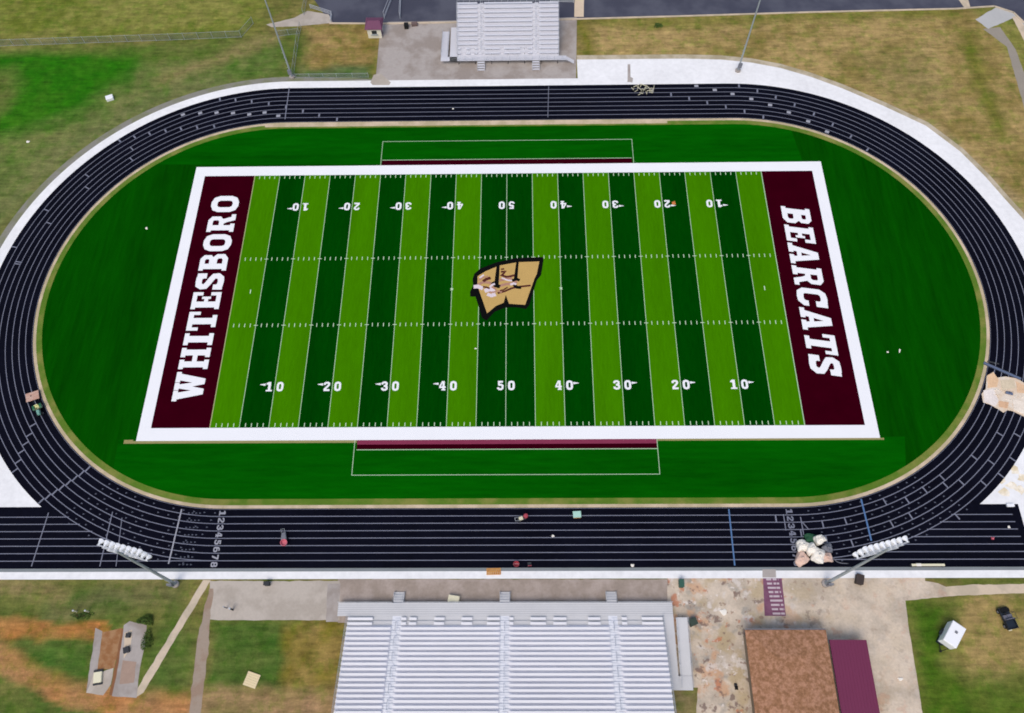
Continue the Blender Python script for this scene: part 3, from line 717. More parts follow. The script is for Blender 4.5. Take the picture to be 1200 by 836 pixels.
mb = MB(); mb.rpoly([(-48.97,62.83),(-43.46,64.69),(-41.06,66.62),(-36.57,65.56),(-35.45,63.10),(-42.29,62.24),(-47.82,62.09)], .0105, m_conc); struct(mb.build('gate_pad'))
mb = MB()
mb.rpoly([(91.43,68.08),(93.49,68.04),(93.39,65.58),(92.19,64.87)], .014, m_conc2)
mb.rpoly([(93.49,61.95),(98.63,65.37),(100.50,64.73),(102.00,62.77),(103.29,60.13),(102.89,58.72),(101.84,61.58),(101.20,62.31),(98.06,60.69),(95.34,59.31)], .0115, M('sidewalk_grey', (182, 182, 180), .9, .2, .3, 3))
mb.rpoly([(100.93,62.55),(102.17,62.77),(103.82,52.69),(103.95,42.11),(102.37,42.14),(101.66,53.18)], .0125, m_conc2)
mb.rpoly([(94.34,59.32),(97.81,59.74),(99.16,53.68),(99.11,47.61),(98.10,31.82),(96.24,31.85),(97.31,48.75),(97.70,54.38)], .0095, M('sidewalk_dull', (150, 142, 130), .9, .3, .3, 3))
struct(mb.build('sidewalk'))
mb = MB()
mb.rpoly([(-41.79,-47.48),(-23.36,-47.52),(-22.85,-52.82),(-39.70,-52.81),(-40.91,-52.69)], .006, m_conc)
mb.rpoly([(-23.63,-47.28),(5.80,-47.33),(24.98,-47.37),(24.75,-49.81),(24.43,-53.21),(-23.05,-53.16)], .0045, m_dirtc)
mb.rpoly([(-25.02,-47.87),(-23.21,-47.87),(-23.06,-53.05),(-24.72,-53.05)], .0085, m_grayc)
struct(mb.build('home_forecourt'))
mb = MB()
mb.rpoly([(22.85,-47.01),(56.05,-46.84),(58.85,-47.08),(58.72,-47.66),(60.53,-48.01),(62.87,-49.06),(61.53,-49.74),(55.42,-50.31),(55.14,-53.24),(54.85,-59.76),(54.35,-68.91),(24.28,-68.94),(25.69,-61.44),(21.63,-61.44)], .0055, m_plaza)
struct(mb.build('stained_plaza'))
mb = MB(); mb.rpoly([(61.36,-48.48),(64.62,-48.19),(82.93,-47.99),(82.54,-49.20),(69.59,-49.41),(61.30,-49.74)], .0075, m_conc2)
mb.rpoly([(-42.78,-47.36),(-41.69,-47.37),(-48.27,-62.08),(-49.08,-62.60),(-49.42,-62.08)], .0075, m_conc2)
mb.rpoly([(-41.73,-48.54),(-41.13,-48.54),(-40.87,-52.92),(-40.50,-56.49),(-40.34,-60.81),(-39.80,-70.97),(-41.35,-70.98),(-41.84,-60.81),(-42.22,-55.38)], .0065, M('old_path', (162, 146, 130), .95, .3, .4, 4, alt=(150, 128, 110)), .06)
struct(mb.build('path'))
# maroon memorial pavers
mb = MB()
P0 = (36.11,-47.15); P1 = (38.67,-52.33)
mb.poly([(36.23,-47.15),(38.85,-47.16),(38.67,-52.33),(35.75,-52.32)], .0095, m_paver)
rd = random.Random(5)
for r in range(9):
    ty = r/9.0
    y = P0[1]+(P1[1]-P0[1])*(ty+.05)
    xs0 = 36.9+.0*r; x = P0[0]+.55+ .1*r*.3
    xe = P0[0]+2.25+.03*r
    while x < xe:
        l = rd.uniform(.35, .9); mb.rect(x, y-.13, min(x+l, xe), y+.13, .0125, m_paverpale); x += l+rd.choice((.0, .08, .2))
mb.poly([(36.32,-46.03),(38.18,-46.04),(38.07,-47.16),(36.17,-47.15)], .0165, m_grayc)
struct(mb.build('memorial_pavers'))
mb = MB(); mb.poly([(23.44,50.84),(23.94,50.83),(23.72,46.16),(23.14,46.17)], .0155, m_grayc); mb.poly([(23.07,46.28),(23.65,47.60),(24.27,47.14),(24.04,46.05)], .0158, m_grayc)
struct(mb.build('apron_joint'))

# ------------------------------------------------------------------ bleachers
def bleacher(name, label, loc, rz, half, rows, dep, rise, z0, aisles, deck_d, gaps, mseat, mdeck, stairs, rail_sides):
    """local: x along the rows, +y away from the field; y=0 is the front edge of the first row"""
    r = thing(name, label, 'bleachers', loc, rz)
    AW = .62
    dk = MB(); dk.box(-half-1.5, -deck_d, z0-.09, half+1.5, -.01, z0); 
    n = int(deck_d/.28)
    wk = dk.build('walkway', mdeck, r)
    ln = MB()
    for i in range(1, n): ln.box(-half-1.49, -deck_d+i*deck_d/n-.012, z0+.001, half+1.49, -deck_d+i*deck_d/n+.012, z0+.006)
    ln.build('plank_joint', m_grey, wk)
    edges = [-half]+[q for a in sorted(aisles) for q in (a-AW, a+AW)]+[half]
    for e0, e1 in zip(edges[::2], edges[1::2]):
        tr = MB()
        for i in range(rows):
            y = i*dep; z = z0+i*rise
            tm_ = mdeck if (i < 2 or mdeck is not m_aludk) else m_tread
            tr.box(e0, y, z-.05, e1, y+dep*.99, z, tm_); tr.box(e0, y-.02, z-rise, e1, y+.0, z-.05, tm_)
        sec = tr.build('seating_section', None, r)
        for i in range(rows):
            y = i*dep; z = z0+i*rise
            segs = [(e0+.04, e1-.04)]
            for c0_, c1_ in (gaps if i < 2 else []):
                new = []
                for a, b_ in segs:
                    if c1_ <= a or c0_ >= b_: new.append((a, b_)); continue
                    if c0_ > a: new.append((a, c0_))
                    if c1_ < b_: new.append((c1_, b_))
                segs = new
            for a, b_ in segs:
                if b_-a < .3: continue
                sm = MB(); yy = y+dep-.42
                sm.box(a, yy, z+.36, b_, yy+.33, z+.41)
                sm.box(a, yy+.33, z+.30, b_, yy+.345, z+.41)
                q = a+.3
                while q < b_: sm.box(q-.03, yy+.08, z+.001, q+.03, yy+.2, z+.36); q += 1.8
                sm.build('bench_row', mseat, sec)
    for a in aisles:
        st = MB()
        for i in range(rows):
            y = i*dep; z = z0+i*rise
            st.box(a-AW+.001, y, z-.05, a+AW-.001, y+dep*.99, z); st.box(a-AW+.001, y-.02, z-rise, a+AW-.001, y, z-.05)
            sh = .16*(1 if i % 2 else -1); st.box(a-AW*.55+sh, y+dep*.45, z+.002, a+AW*.55+sh, y+dep*.985, z+rise*.5)
        s = st.build('aisle_step', m_aisle if mdeck is m_aludk else mdeck, r)
        i = 1
        while i < rows-1:
            hr = MB()
            p0_, p1_ = Vector((a, i*dep+.2, z0+i*rise)), Vector((a, (i+2)*dep+.1, z0+(i+2)*rise))
            hr.tube(p0_, p0_+Vector((0, 0, .9)), .025, 6); hr.tube(p1_, p1_+Vector((0, 0, .9)), .025, 6)
            hr.tube(p0_+Vector((0, 0, .9)), p1_+Vector((0, 0, .9)), .025, 6); hr.tube(p0_+Vector((0, 0, .5)), p1_+Vector((0, 0, .5)), .02, 6); i += 3
            hr.build('handrail', m_rail, s)
    for x in stairs:
        st = MB(); k = 4
        for i in range(k): st.box(x-.68, -deck_d-.4*(i+1), max(0, z0-(i+1)*z0/(k+1)-.06), x+.68, -deck_d-.4*i-.02, z0-(i+1)*z0/(k+1))
        st.box(x-.73, -deck_d-1.6, .0, x-.68, -deck_d, z0*.5); st.box(x+.68, -deck_d-1.6, .0, x+.73, -deck_d, z0*.5)
        s = st.build('stair', mdeck, r)
        for sx in (-.66, .66):
            rl = MB()
            rl.tube((x+sx, -deck_d-1.5, .2), (x+sx, -deck_d-1.5, 1.0), .022, 6); rl.tube((x+sx, -deck_d-1.5, 1.0), (x+sx, -deck_d, z0+.9), .022, 6)
            rl.build('stair_rail', m_rail, s)
    # front guard rail
    gr = MB(); x = -half-1.45
    while x <= half+1.46:
        near = [s_ for s_ in stairs if abs(s_-x) < .7]
        if not near: gr.tube((x, -deck_d+.04, z0), (x, -deck_d+.04, z0+1.05), .022, 6)
        x += 1.45*(half+1.45)/(half+1.45)
    edges = [-half-1.45]+[q for s_ in sorted(stairs) for q in (s_-.7, s_+.7)]+[half+1.45]
    for a, b_ in zip(edges[::2], edges[1::2]):
        for hh in (.15, .6, 1.05): gr.tube((a, -deck_d+.04, z0+hh), (b_, -deck_d+.04, z0+hh), .018, 6)
    gr.build('guard_rail', m_rail, r)
    for sx in (-1, 1):
        sr = MB(); i = 0
        while i < rows:
            y, z = i*dep+.1, z0+i*rise; sr.tube((sx*(half+.03), y, z-.1), (sx*(half+.03), y, z+1.2), .022, 6); i += 2
        e = (rows-1)*dep
        for hh in (.4, .8, 1.2): sr.tube((sx*(half+.03), .1, z0+hh), (sx*(half+.03), e, z0+(rows-1)*rise+hh), .018, 6)
        sr.build('side_rail', m_rail, r)
    br = MB(); yb = rows*dep; zb = z0+rows*rise
    x = -half
    while x <= half+.01: br.tube((x, yb, zb-.3), (x, yb, zb+1.3), .025, 6); x += half/8
    for hh in (.3, .8, 1.3): br.tube((-half, yb, zb+hh), (half, yb, zb+hh), .02, 6)
    br.build('back_rail', m_rail, r)
    fr = MB(); x = -half+.3
    nfr = max(4, int(2*half/3))
    for q in range(nfr+1):
        x = -half+.2+(2*half-.4)*q/nfr
        for yy in (-deck_d+.3, rows*dep*.25, rows*dep*.55, rows*dep*.9):
            zt = z0-.1+max(0, (yy/dep-1)*rise); fr.tube((x, yy, 0), (x, yy, max(.3, zt-.15)), .06, 6)
        fr.hexa([(x-.05, -deck_d+.2, z0-.28), (x+.05, -deck_d+.2, z0-.28), (x+.05, 0, z0-.28), (x-.05, 0, z0-.28)], [(x-.05, -deck_d+.2, z0-.1), (x+.05, -deck_d+.2, z0-.1), (x+.05, 0, z0-.1), (x-.05, 0, z0-.1)])
        fr.hexa([(x-.05, 0, z0-.5), (x+.05, 0, z0-.5), (x+.05, rows*dep, z0-.5+(rows-1)*rise), (x-.05, rows*dep, z0-.5+(rows-1)*rise)],
                [(x-.05, 0, z0-.27), (x+.05, 0, z0-.27), (x+.05, rows*dep, z0-.27+(rows-1)*rise), (x-.05, rows*dep, z0-.27+(rows-1)*rise)])
    fr.build('support_frame', m_shade, r)
    return r
hgaps = [(-18.6,-16.6), (-15.9,-13), (-11.3,-8.4), (-6.6,-5.6), (-3.5,-1.2), (2.4,4.4), (5.9,8.2), (9.6,12), (13,13.4), (15.6,18)]
HZ = 1.2
hs = bleacher('home_bleachers', 'large bright aluminium bleachers in front of the brown concrete forecourt, cut by three aisles', (0.02, -52.45, 0), math.pi, 21.48, 23, .655, .19, HZ, [-14.75, 0, 14.75], 1.75, hgaps, m_alu, m_aludk, [-14.75, 0, 14.75], True)
# side walkway and ramp (west end in local x is the east end in the world)
rm = MB(); rm.box(-23.0, .0, HZ-.09, -21.55, 9.3, HZ); rm.build('side_walkway', m_aludk, hs)
rm = MB()
rm.hexa([(-24.9, 0.2, HZ-.2), (-23.35, 0.2, HZ-.2), (-23.35, 9.3, .3), (-24.9, 9.3, .3)], [(-24.9, .2, HZ-.1), (-23.35, .2, HZ-.1), (-23.35, 9.3, .42), (-24.9, 9.3, .42)])
rm.box(-24.9, 7.6, .38, -21.6, 9.35, .62)
rp = rm.build('ramp', m_aludk, hs)
rl = MB()
for x in (-24.88, -23.4):
    for i in range(7): rl.tube((x, .3+i*1.45, .3), (x, .3+i*1.45, HZ-.1-i*.13+.95), .022, 6)
    for hh in (.5, .95): rl.tube((x, .3, HZ-.1+hh), (x, 9.0, .42+hh), .018, 6)
rl.build('ramp_rail', m_rail, rp)
AZ = 1.2
aw = bleacher('visitor_bleachers', 'small grey aluminium bleachers beside the road, cut by two aisles', (0.15, 52.05, 0), 0, 9.85, 12, .76, .42, AZ, [-5.25, 5.4], 1.05, [(-9.2,-8.2), (-7.4,-6.4), (-1.6,-.8), (2.4,3.8)], m_alu_far, m_aludk_far, [-5.25, 5.4], True)
rm = MB(); rm.box(-11.35, -1.05, AZ-.09, -9.9, 8.0, AZ)
rm.build('side_walkway', m_aludk_far, aw)
rm = MB(); rm.hexa([(-13.1, .0, AZ-.2), (-11.75, .0, AZ-.2), (-11.75, 8, .1), (-13.1, 8, .1)], [(-13.1, 0, AZ-.1), (-11.75, 0, AZ-.1), (-11.75, 8, .2), (-13.1, 8, .2)])
rm.box(-13.1, -1.05, AZ-.1, -11.37, -.02, AZ-.02)
rp = rm.build('ramp', m_aludk_far, aw)
rl = MB()
for x in (-13.05, -11.8):
    for i in range(6): rl.tube((x, .2+i*1.5, .2), (x, .2+i*1.5, AZ-.1-i*.18+.95), .022, 6)
    for hh in (.5, .95): rl.tube((x, .2, AZ-.1+hh), (x, 7.8, .2+hh), .018, 6)
rl.build('ramp_rail', m_rail, rp)
rm = MB()
for i in range(5): rm.box(10.0+1.36+.3*i, -1.0, max(0, AZ-.2*(i+1)-.06), 10.0+1.66+.3*i, -.05, AZ-.2*(i+1))
rm.build('end_stair', m_aludk_far, aw)

# ------------------------------------------------------------------ light poles
def light_pole(label, base, top, h, facing, rows=3, per=8, pr=.24):
    r = thing('light_pole', label, 'light pole', (base[0], base[1], 0), 0, 'floodlight poles around the track')
    b0 = Vector((0, 0, 0)); t0_ = Vector((top[0]-base[0], top[1]-base[1], h)); ax = t0_.normalized()
    p = MB(); p.tube(b0, t0_+ax*1.6, pr, 14, None, pr*.55); p.build('pole', m_steel, r)
    f = MB(); f.lathe([(.52, 0), (.52, .35), (.3, .36)], (0, 0, 0)); f.build('base_plate', m_grayc, r)
    fd = Vector((facing[0], facing[1], 0)).normalized(); cd = Vector((fd.y, -fd.x, 0))
    for k in range(4): q = b0+ax*(2.6+k*1.2); st = MB(); st.tube(q, q+cd*(pr+.22), .03, 5); st.build('climbing_step', m_steel, r)
    st = MB()
    st.box(-.35, -.55, 1.2, .35, -.28, 2.3); st.build('control_box', m_grey, r)
    for j in range(rows):
        c0_ = t0_+ax*(-1.35+j*1.35)+fd*.18
        hw = 2.75
        ca_ = MB(); ca_.tube(c0_-cd*hw, c0_+cd*hw, .075, 8)
        c = ca_.build('crossarm', m_rail, r)
        for i in range(per):
            if (i in (2, 3)) and j == rows-1 and False: continue
            q = c0_+cd*(-hw+.2+i*(2*hw-.4)/(per-1))
            out = (fd*1+Vector((0, 0, -.55))).normalized()
            lp = MB(); o = q+out*.1+Vector((0, 0, .12))
            lp.lathe([(.10, 0), (.15, .16), (.29, .42), (.36, .62), (.33, .64), (.2, .5)], o, out, 12)
            lp.tube(q, o, .05, 6)
            lp.build('floodlight', m_lamp, c, smooth=False)
    return r
light_pole('leaning floodlight pole by the diagonal path at the lower left, with white lamps', (-46.57,-47.95), (-46.01,-47.57), 18, (.25, 1))
light_pole('leaning floodlight pole standing on the stained plaza, with white lamps on top', (44.77,-48.04), (45.68,-47.47), 18, (-.25, 1))
def far_pole(label, base, facing, h=24):
    return light_pole(label, base, base, h, facing, pr=.17)
far_pole('thin grey floodlight pole at the upper left where a wire fence meets the apron', (-41.88,48.31), (.3, -1))
far_pole('thin grey floodlight pole standing on the white apron at the upper right', (44.55,48.74), (-.3, -1))

# ------------------------------------------------------------------ fences
def fence(label, pts, h=1.5, alpha_panel=True, step=2.6, group=None, name='chain_link_fence'):
    o = pts[0]; r = thing(name, label, 'fence', (o[0], o[1], 0), 0, group)
    L = [Vector((p[0]-o[0], p[1]-o[1], 0)) for p in pts]
    rl = MB(); pn = MB()
    for a, b_ in zip(L[:-1], L[1:]):
        d = (b_-a); n_ = max(1, round(d.length/step))
        for i in range(n_+1):
            if i == 0 and a != L[0]: continue
            q = a+d*i/n_; ps = MB(); ps.tube(q, q+Vector((0, 0, h+.08)), .038, 7); ps.lathe([(.05, h+.06), (.05, h+.1), (.01, h+.14)], q, n=7); ps.build('post', m_steel, r)
        for hh in (h, .1): rl.tube(a+Vector((0, 0, hh)), b_+Vector((0, 0, hh)), .024, 6)
        pn.add([a+Vector((0, 0, .08)), b_+Vector((0, 0, .08)), b_+Vector((0, 0, h)), a+Vector((0, 0, h))], [[0, 1, 2, 3]])
    rl.build('rail', m_steel, r); pn.build('wire_mesh', m_chain, r)
    return r
fence('long wire fence crossing the grass at the upper left above the bright green patch', [(-112.29,57.39),(-101.96,57.58),(-84.82,58.14),(-67.68,58.70),(-53.48,59.31),(-51.62,63.12)], 1.6, step=3)
fence('wire fence running from the upper left floodlight pole towards the parking lot', [(-41.68,48.76),(-41.89,58.89),(-41.72,61.75)], 1.6)
fence('wire fence running on from the pale gate pad along the edge of the parking lot', [(-41.62,65.39),(-41.43,71.38),(-41.24,77.56)], 1.6)
fence('short wire fence stub reaching across the grass from the left light pole fence', [(-46.09,59.43),(-41.86,60.08)], 1.4)
fence('low wire fence along the foot of the small tan lawn, between light pole and plaza', [(-41.10,48.08),(-33.11,48.08),(-26.96,48.10)], 1.1)
def barrier(label, pts, h, name='pipe_gate', cat='gate'):
    o = pts[0]; r = thing(name, label, cat, (o[0], o[1], 0))
    L = [Vector((p[0]-o[0], p[1]-o[1], 0)) for p in pts]; rl = MB()
    for q in L: ps = MB(); ps.tube(q, q+Vector((0, 0, h)), .06, 8); ps.build('post', m_rail, r)
    for a, b_ in zip(L[:-1], L[1:]):
        for hh in (.25, .6, h-.05): rl.tube(a+Vector((0, 0, hh)), b_+Vector((0, 0, hh)), .045, 6)
    rl.build('rail', m_rail, r); return r
barrier('white pipe barrier at the corner of the parking lot beside the pale pad', [(-40.44,67.35),(-35.85,65.30),(-35.80,63.10)], 1.0)
barrier('open pipe gate leaf slanting up beside the maroon-roofed booth', [(-25.03,64.14),(-23.78,70.06)], 1.7)
barrier('open pipe gate leaf standing straight, nearer the grey bleachers', [(-21.82,64.09),(-22.01,70.03)], 1.7)
barrier('rail across the road edge right behind the grey bleachers', [(8.75,68.25),(13.46,68.05)], 1.0, 'guard_rail', 'rail')

# ------------------------------------------------------------------ buildings
b0 = (-27.89,58.67); b1 = (-24.98,58.62)
r = thing('ticket_booth', 'small booth with cream walls and a maroon roof beside the visitor plaza', 'booth', mid(b0, b1))
wl = MB(); wl.box(-1.35, 0, 0, 1.35, 2.6, 2.35); wl.build('wall', m_cream, r, bevel=.02)
rf = MB(); rf.hexa([(-1.75, -.35, 2.36), (1.75, -.35, 2.36), (1.75, 3.0, 2.36), (-1.75, 3.0, 2.36)], [(-1.7, -.3, 2.5), (1.7, -.3, 2.5), (1.7, 2.95, 2.5), (-1.7, 2.95, 2.5)])
rf.hexa([(-1.7, -.3, 2.5), (1.7, -.3, 2.5), (1.7, 2.95, 2.5), (-1.7, 2.95, 2.5)], [(-1.2, 1.28, 3.15), (1.2, 1.28, 3.15), (1.2, 1.36, 3.15), (-1.2, 1.36, 3.15)]); rf.build('roof', m_mroof2, r)
wn_ = MB(); wn_.box(-.5, -.03, 1.05, .5, -.002, 1.85); w_ = wn_.build('window', m_glass, r)
sh = MB(); sh.box(-.7, -.3, .95, .7, -.035, 1.02); sh.build('counter', m_steel, w_)
dr = MB(); dr.box(1.352, .5, 0.02, 1.39, 1.4, 2.0); dr.build('door', m_mroof2, r)

q0, q1 = (32.04,-54.48), (42.77,-54.49)
r = thing('concession_building', 'low building with a wide brown shingle roof on the stained plaza', 'building', (q0[0], q0[1], 0))
W_ = q1[0]-q0[0]; D_ = 19.0
wl = MB(); wl.box(.45, -D_+.45, 0, W_-.35, -.45, 2.82); wl.build('wall', m_wall, r)
rf = MB()
e = [(0, -D_), (W_, -D_), (W_, 0), (0, 0)]
rf.hexa([(x, y, 2.83) for x, y in e], [(x, y, 3.0) for x, y in e])
k = 3.4
rf.hexa([(x, y, 3.002) for x, y in e], [(k, -D_+k, 3.55), (W_-k, -D_+k, 3.55), (W_-k, -k, 3.55), (k, -k, 3.55)])
rf.build('roof', m_shingle, r, bevel=.25)
vt = MB(); vt.tube((W_*.62, -11.5, 3.45), (W_*.62, -11.5, 4.6), .12, 10); vt.lathe([(.2, .6), (.2, .7), (.02, .8)], (W_*.62, -11.5, 4.0)); vt.build('roof_vent', m_grey, r)
gt = MB(); gt.box(.02, .005, 2.8, W_-.02, .12, 2.95); gt.build('gutter', m_grey, r)
dr = MB(); dr.box(W_*.4, -.449, .02, W_*.4+1.0, -.41, 2.1); dr.build('door', m_shade, r)
q0, q1 = (42.99,-55.77), (47.90,-55.88)
r = thing('storage_building', 'narrow building with a plain maroon metal roof beside the brown shingle roof', 'building', (q0[0], q0[1], 0))
W2 = q1[0]-q0[0]
wl = MB(); wl.box(.2, -17.7, 0, W2-.25, -.3, 2.75); wl.build('wall', m_cream, r)
rf = MB(); rf.hexa([(0, -18, 2.8), (W2, -18, 2.8), (W2, 0, 2.8), (0, 0, 2.8)], [(0, -18, 3.05), (W2, -18, 2.86), (W2, 0, 2.86), (0, 0, 3.05)])
rr = rf.build('roof', m_mroof, r)
sm = MB(); x = .2
while x < W2:
    zz = 3.05-.19*x/W2; sm.box(x-.018, -17.99, zz-.002, x+.018, -.01, zz+.022); x += .42
sm.build('roof_seam', m_mroof, rr)

# ------------------------------------------------------------------ pits and slabs at the lower left
mb = MB()
mb.rpoly([(-56.63,-53.81),(-55.58,-54.26),(-54.85,-61.44),(-55.97,-62.08)], .009, m_grayc); mb.rpoly([(-55.97,-62.08),(-55.48,-59.74),(-52.98,-58.99),(-52.87,-61.02),(-53.60,-62.39)], .0105, m_conc)
mb.rpoly([(-55.55,-54.37),(-52.94,-53.81),(-52.83,-56.48),(-52.86,-58.99),(-55.11,-59.31)], .0072, m_rust)
mb.rpoly([(-52.92,-53.92),(-52.56,-53.92),(-52.10,-62.39),(-52.79,-62.39)], .0078, M('red_soil', (134, 92, 62), .95, .4, .6, 5))
struct(mb.build('pit_slab'))
mb = MB()
mb.rpoly([(-52.78,-53.47),(-52.07,-52.91),(-49.57,-53.48),(-49.26,-56.15),(-49.37,-58.99),(-49.05,-62.71),(-52.42,-62.50),(-52.40,-58.45),(-52.53,-56.26)], .0092, m_grayc)
mb.rpoly([(-52.44,-54.48),(-51.47,-54.04),(-51.19,-56.48),(-51.84,-57.80)], .0112, m_conc2); mb.rpoly([(-51.91,-58.01),(-49.99,-58.23),(-49.80,-60.81),(-51.72,-61.02)], .0115, M('pinkish_slab', (164, 140, 124), .95, .35, .8, 5))
struct(mb.build('throwing_slab'))
r = thing('utility_cover', 'white cover with dark ends on the concrete pad by the rusty pit', 'cover', (*(-54.74,-60.17), .012), .15)
c_ = MB(); c_.box(-.55, -.7, 0, .55, .7, .34); c_.build('lid', m_bone, r, bevel=.08)
for s_ in (-1, 1): c_ = MB(); c_.box(-.6, s_*.84-.13, 0, .6, s_*.84+.13, .25); c_.build('end_bar', m_shade, r, bevel=.04)
for i, (p, lb) in enumerate((((-51.78,-54.82), 'small dark box at the top of the grey slab, near the dark green shrub'), ((-51.61,-56.70), 'larger dark box lower on the grey slab beside the rusty pit'))):
    r = thing('starting_block', lb, 'box', (*p, .012), .3*i)
    c_ = MB(); c_.box(-.3-.1*i, -.3-.1*i, 0, .3+.1*i, .3+.1*i, .4); c_.build('case', m_shade, r, bevel=.04)
    c_ = MB(); c_.box(-.1, -.3-.1*i-.03, .2, .1, -.3-.1*i, .26); c_.build('latch', m_steel, r)
for p, lb in (((-59.78,-51.65), 'short pale marker post in the grass, left of a pair'), ((-58.10,-51.65), 'short pale marker post in the grass, right of a pair')):
    r = thing('marker_post', lb, 'post', (*p, 0), 0, 'marker posts above the rusty run-up')
    c_ = MB(); c_.tube((0, 0, 0), (0, 0, 1.0), .09, 10); c_.build('shaft', m_bone, r)
    c_ = MB(); c_.lathe([(.13, 1.0), (.13, 1.08), (.05, 1.12)], (0, 0, 0), n=10); c_.build('cap', m_rail, r)

# ------------------------------------------------------------------ shrubs beside the slabs
m_leaf = M('leaf_green', (58, 84, 34), .8, .6, 1.2, 9, alt=(76, 98, 40), spec=.2)
m_twig = M('twig_brown', (90, 74, 56), .9, .3, 2, 9)
def shrub(label, p, rx, ry, h, seed, n=420):
    rd = random.Random(seed); r = thing('shrub', label, 'shrub', (*p, 0))
    tw = MB(); lf = MB()
    for i in range(9):
        a = rd.uniform(0, 6.3); k = rd.uniform(.3, .85); tw.tube((0, 0, 0), (math.cos(a)*rx*k, math.sin(a)*ry*k, h*rd.uniform(.5, .95)), .03, 5, None, .01)
    for i in range(n):
        a = rd.uniform(0, 6.3); k = math.sqrt(rd.random())*(1+.25*math.sin(3*a+seed)); z = h*rd.uniform(.1, 1)*(1-.45*k*k)
        c_ = Vector((math.cos(a)*rx*k, math.sin(a)*ry*k, z)); s_ = rd.uniform(.07, .16)
        u = Vector((rd.gauss(0, 1), rd.gauss(0, 1), rd.gauss(0, .5))).normalized(); v_ = u.orthogonal().normalized()
        lf.add([c_-u*s_, c_+v_*s_*.5, c_+u*s_, c_-v_*s_*.5], [[0, 1, 2, 3]])
    tw.build('stem', m_twig, r); lf.build('foliage', m_leaf, r)
shrub('dark green shrub at the top right corner of the grey slab', (-49.71,-52.80), 1.1, .7, .9, 4)
shrub('dark green shrub along the right side of the grey slab', (-49.04,-55.49), .7, 1.3, .8, 9)
shrub('tuft of grey-green weeds around the two pale marker posts', (-58.80,-52.22), 1.5, .5, .5, 12, 260)
shrub('lone yellow-green tuft on the dry grass strip below the road', (30.14,61.07), .8, .6, .6, 15, 200)

# ------------------------------------------------------------------ vehicles and machines
def wheel(parent, p, rad, wid, axis=(0, 1, 0)):
    t_ = MB(); a = Vector(axis)
    t_.lathe([(rad*.62, -wid/2), (rad*.94, -wid/2), (rad, -wid*.3), (rad, wid*.3), (rad*.94, wid/2), (rad*.62, wid/2)], p, axis, 18)
    o = t_.build('wheel', m_black, parent)
    h = MB(); h.lathe([(rad*.6, -wid*.4), (rad*.6, wid*.52), (rad*.2, wid*.56)], p, axis, 14); h.build('rim', m_grey, o); return o
# cargo trailer
ta, tb = (61.16,-53.53), (58.88,-56.45)
r = thing('cargo_trailer', 'small white enclosed trailer parked askew on the grass', 'trailer', (*mid(ta, tb), 0), ang(tb, ta))
bd = MB(); bd.box(-1.55, -.92, .5, 1.55, .92, 2.15); bd.build('body', m_vwhite, r, bevel=.06)
rf = MB(); rf.hexa([(-1.57, -.94, 2.152), (1.57, -.94, 2.152), (1.57, .94, 2.152), (-1.57, .94, 2.152)], [(-1.5, -.86, 2.23), (1.5, -.86, 2.23), (1.5, .86, 2.23), (-1.5, .86, 2.23)]); rf.build('roof', m_vwhite, r, bevel=.02)
vt = MB(); vt.box(.15, -.2, 2.232, .5, .15, 2.33); vt.build('roof_vent', m_grey, r, bevel=.03)
for s_ in (-1, 1):
    wheel(r, (-.15, s_*1.0, .34), .34, .2)
    fd = MB(); fd.hexa([(-.65, s_*1.02-.14, .62), (.35, s_*1.02-.14, .62), (.35, s_*1.02+.14, .62), (-.65, s_*1.02+.14, .62)], [(-.45, s_*1.02-.14, .76), (.15, s_*1.02-.14, .76), (.15, s_*1.02+.14, .76), (-.45, s_*1.02+.14, .76)]); fd.build('fender', m_shade, r)
tg = MB(); tg.tube((-1.5, -.7, .46), (-2.5, 0, .46), .05, 6); tg.tube((-1.5, .7, .46), (-2.5, 0, .46), .05, 6); tg.tube((-2.4, 0, 0), (-2.4, 0, .8), .05, 8); tg.lathe([(.14, .0), (.14, .12)], (-2.5, 0, .4)); tg.build('tongue', m_black, r)
ch = MB(); ch.box(-1.5, -.85, .36, 1.5, .85, .49); ch.build('chassis', m_black, r)
tl = MB()
for s_ in (-1, 1): tl.box(1.551, s_*.75-.08, .7, 1.58, s_*.75+.08, .85)
tl.build('tail_light', m_red, r)
r = thing('cooler', 'small pale green cooler standing against the left side of the white trailer', 'cooler', (*(59.29,-54.80), 0), .9)
c_ = MB(); c_.box(-.3, -.22, 0, .3, .22, .38); c_.build('body', m_teal, r, bevel=.03); c_ = MB(); c_.box(-.32, -.24, .382, .32, .24, .46); c_.build('lid', m_bone, r, bevel=.03)
r = thing('equipment_bin', 'dark open bin on the grass at the lower left corner of the white trailer', 'bin', (*(58.94,-55.56), 0), .9)
c_ = MB(); c_.box(-.5, -.4, 0, .5, .4, .08); c_.box(-.5, -.4, .08, -.44, .4, .6); c_.box(.44, -.4, .08, .5, .4, .6); c_.box(-.44, -.4, .08, .44, -.34, .6); c_.box(-.44, .34, .08, .44, .4, .6); c_.build('tub', m_navy, r); c_ = MB(); c_.box(-.4, -.3, .3, .4, .3, .36); c_.build('lining', m_green_bin, r)

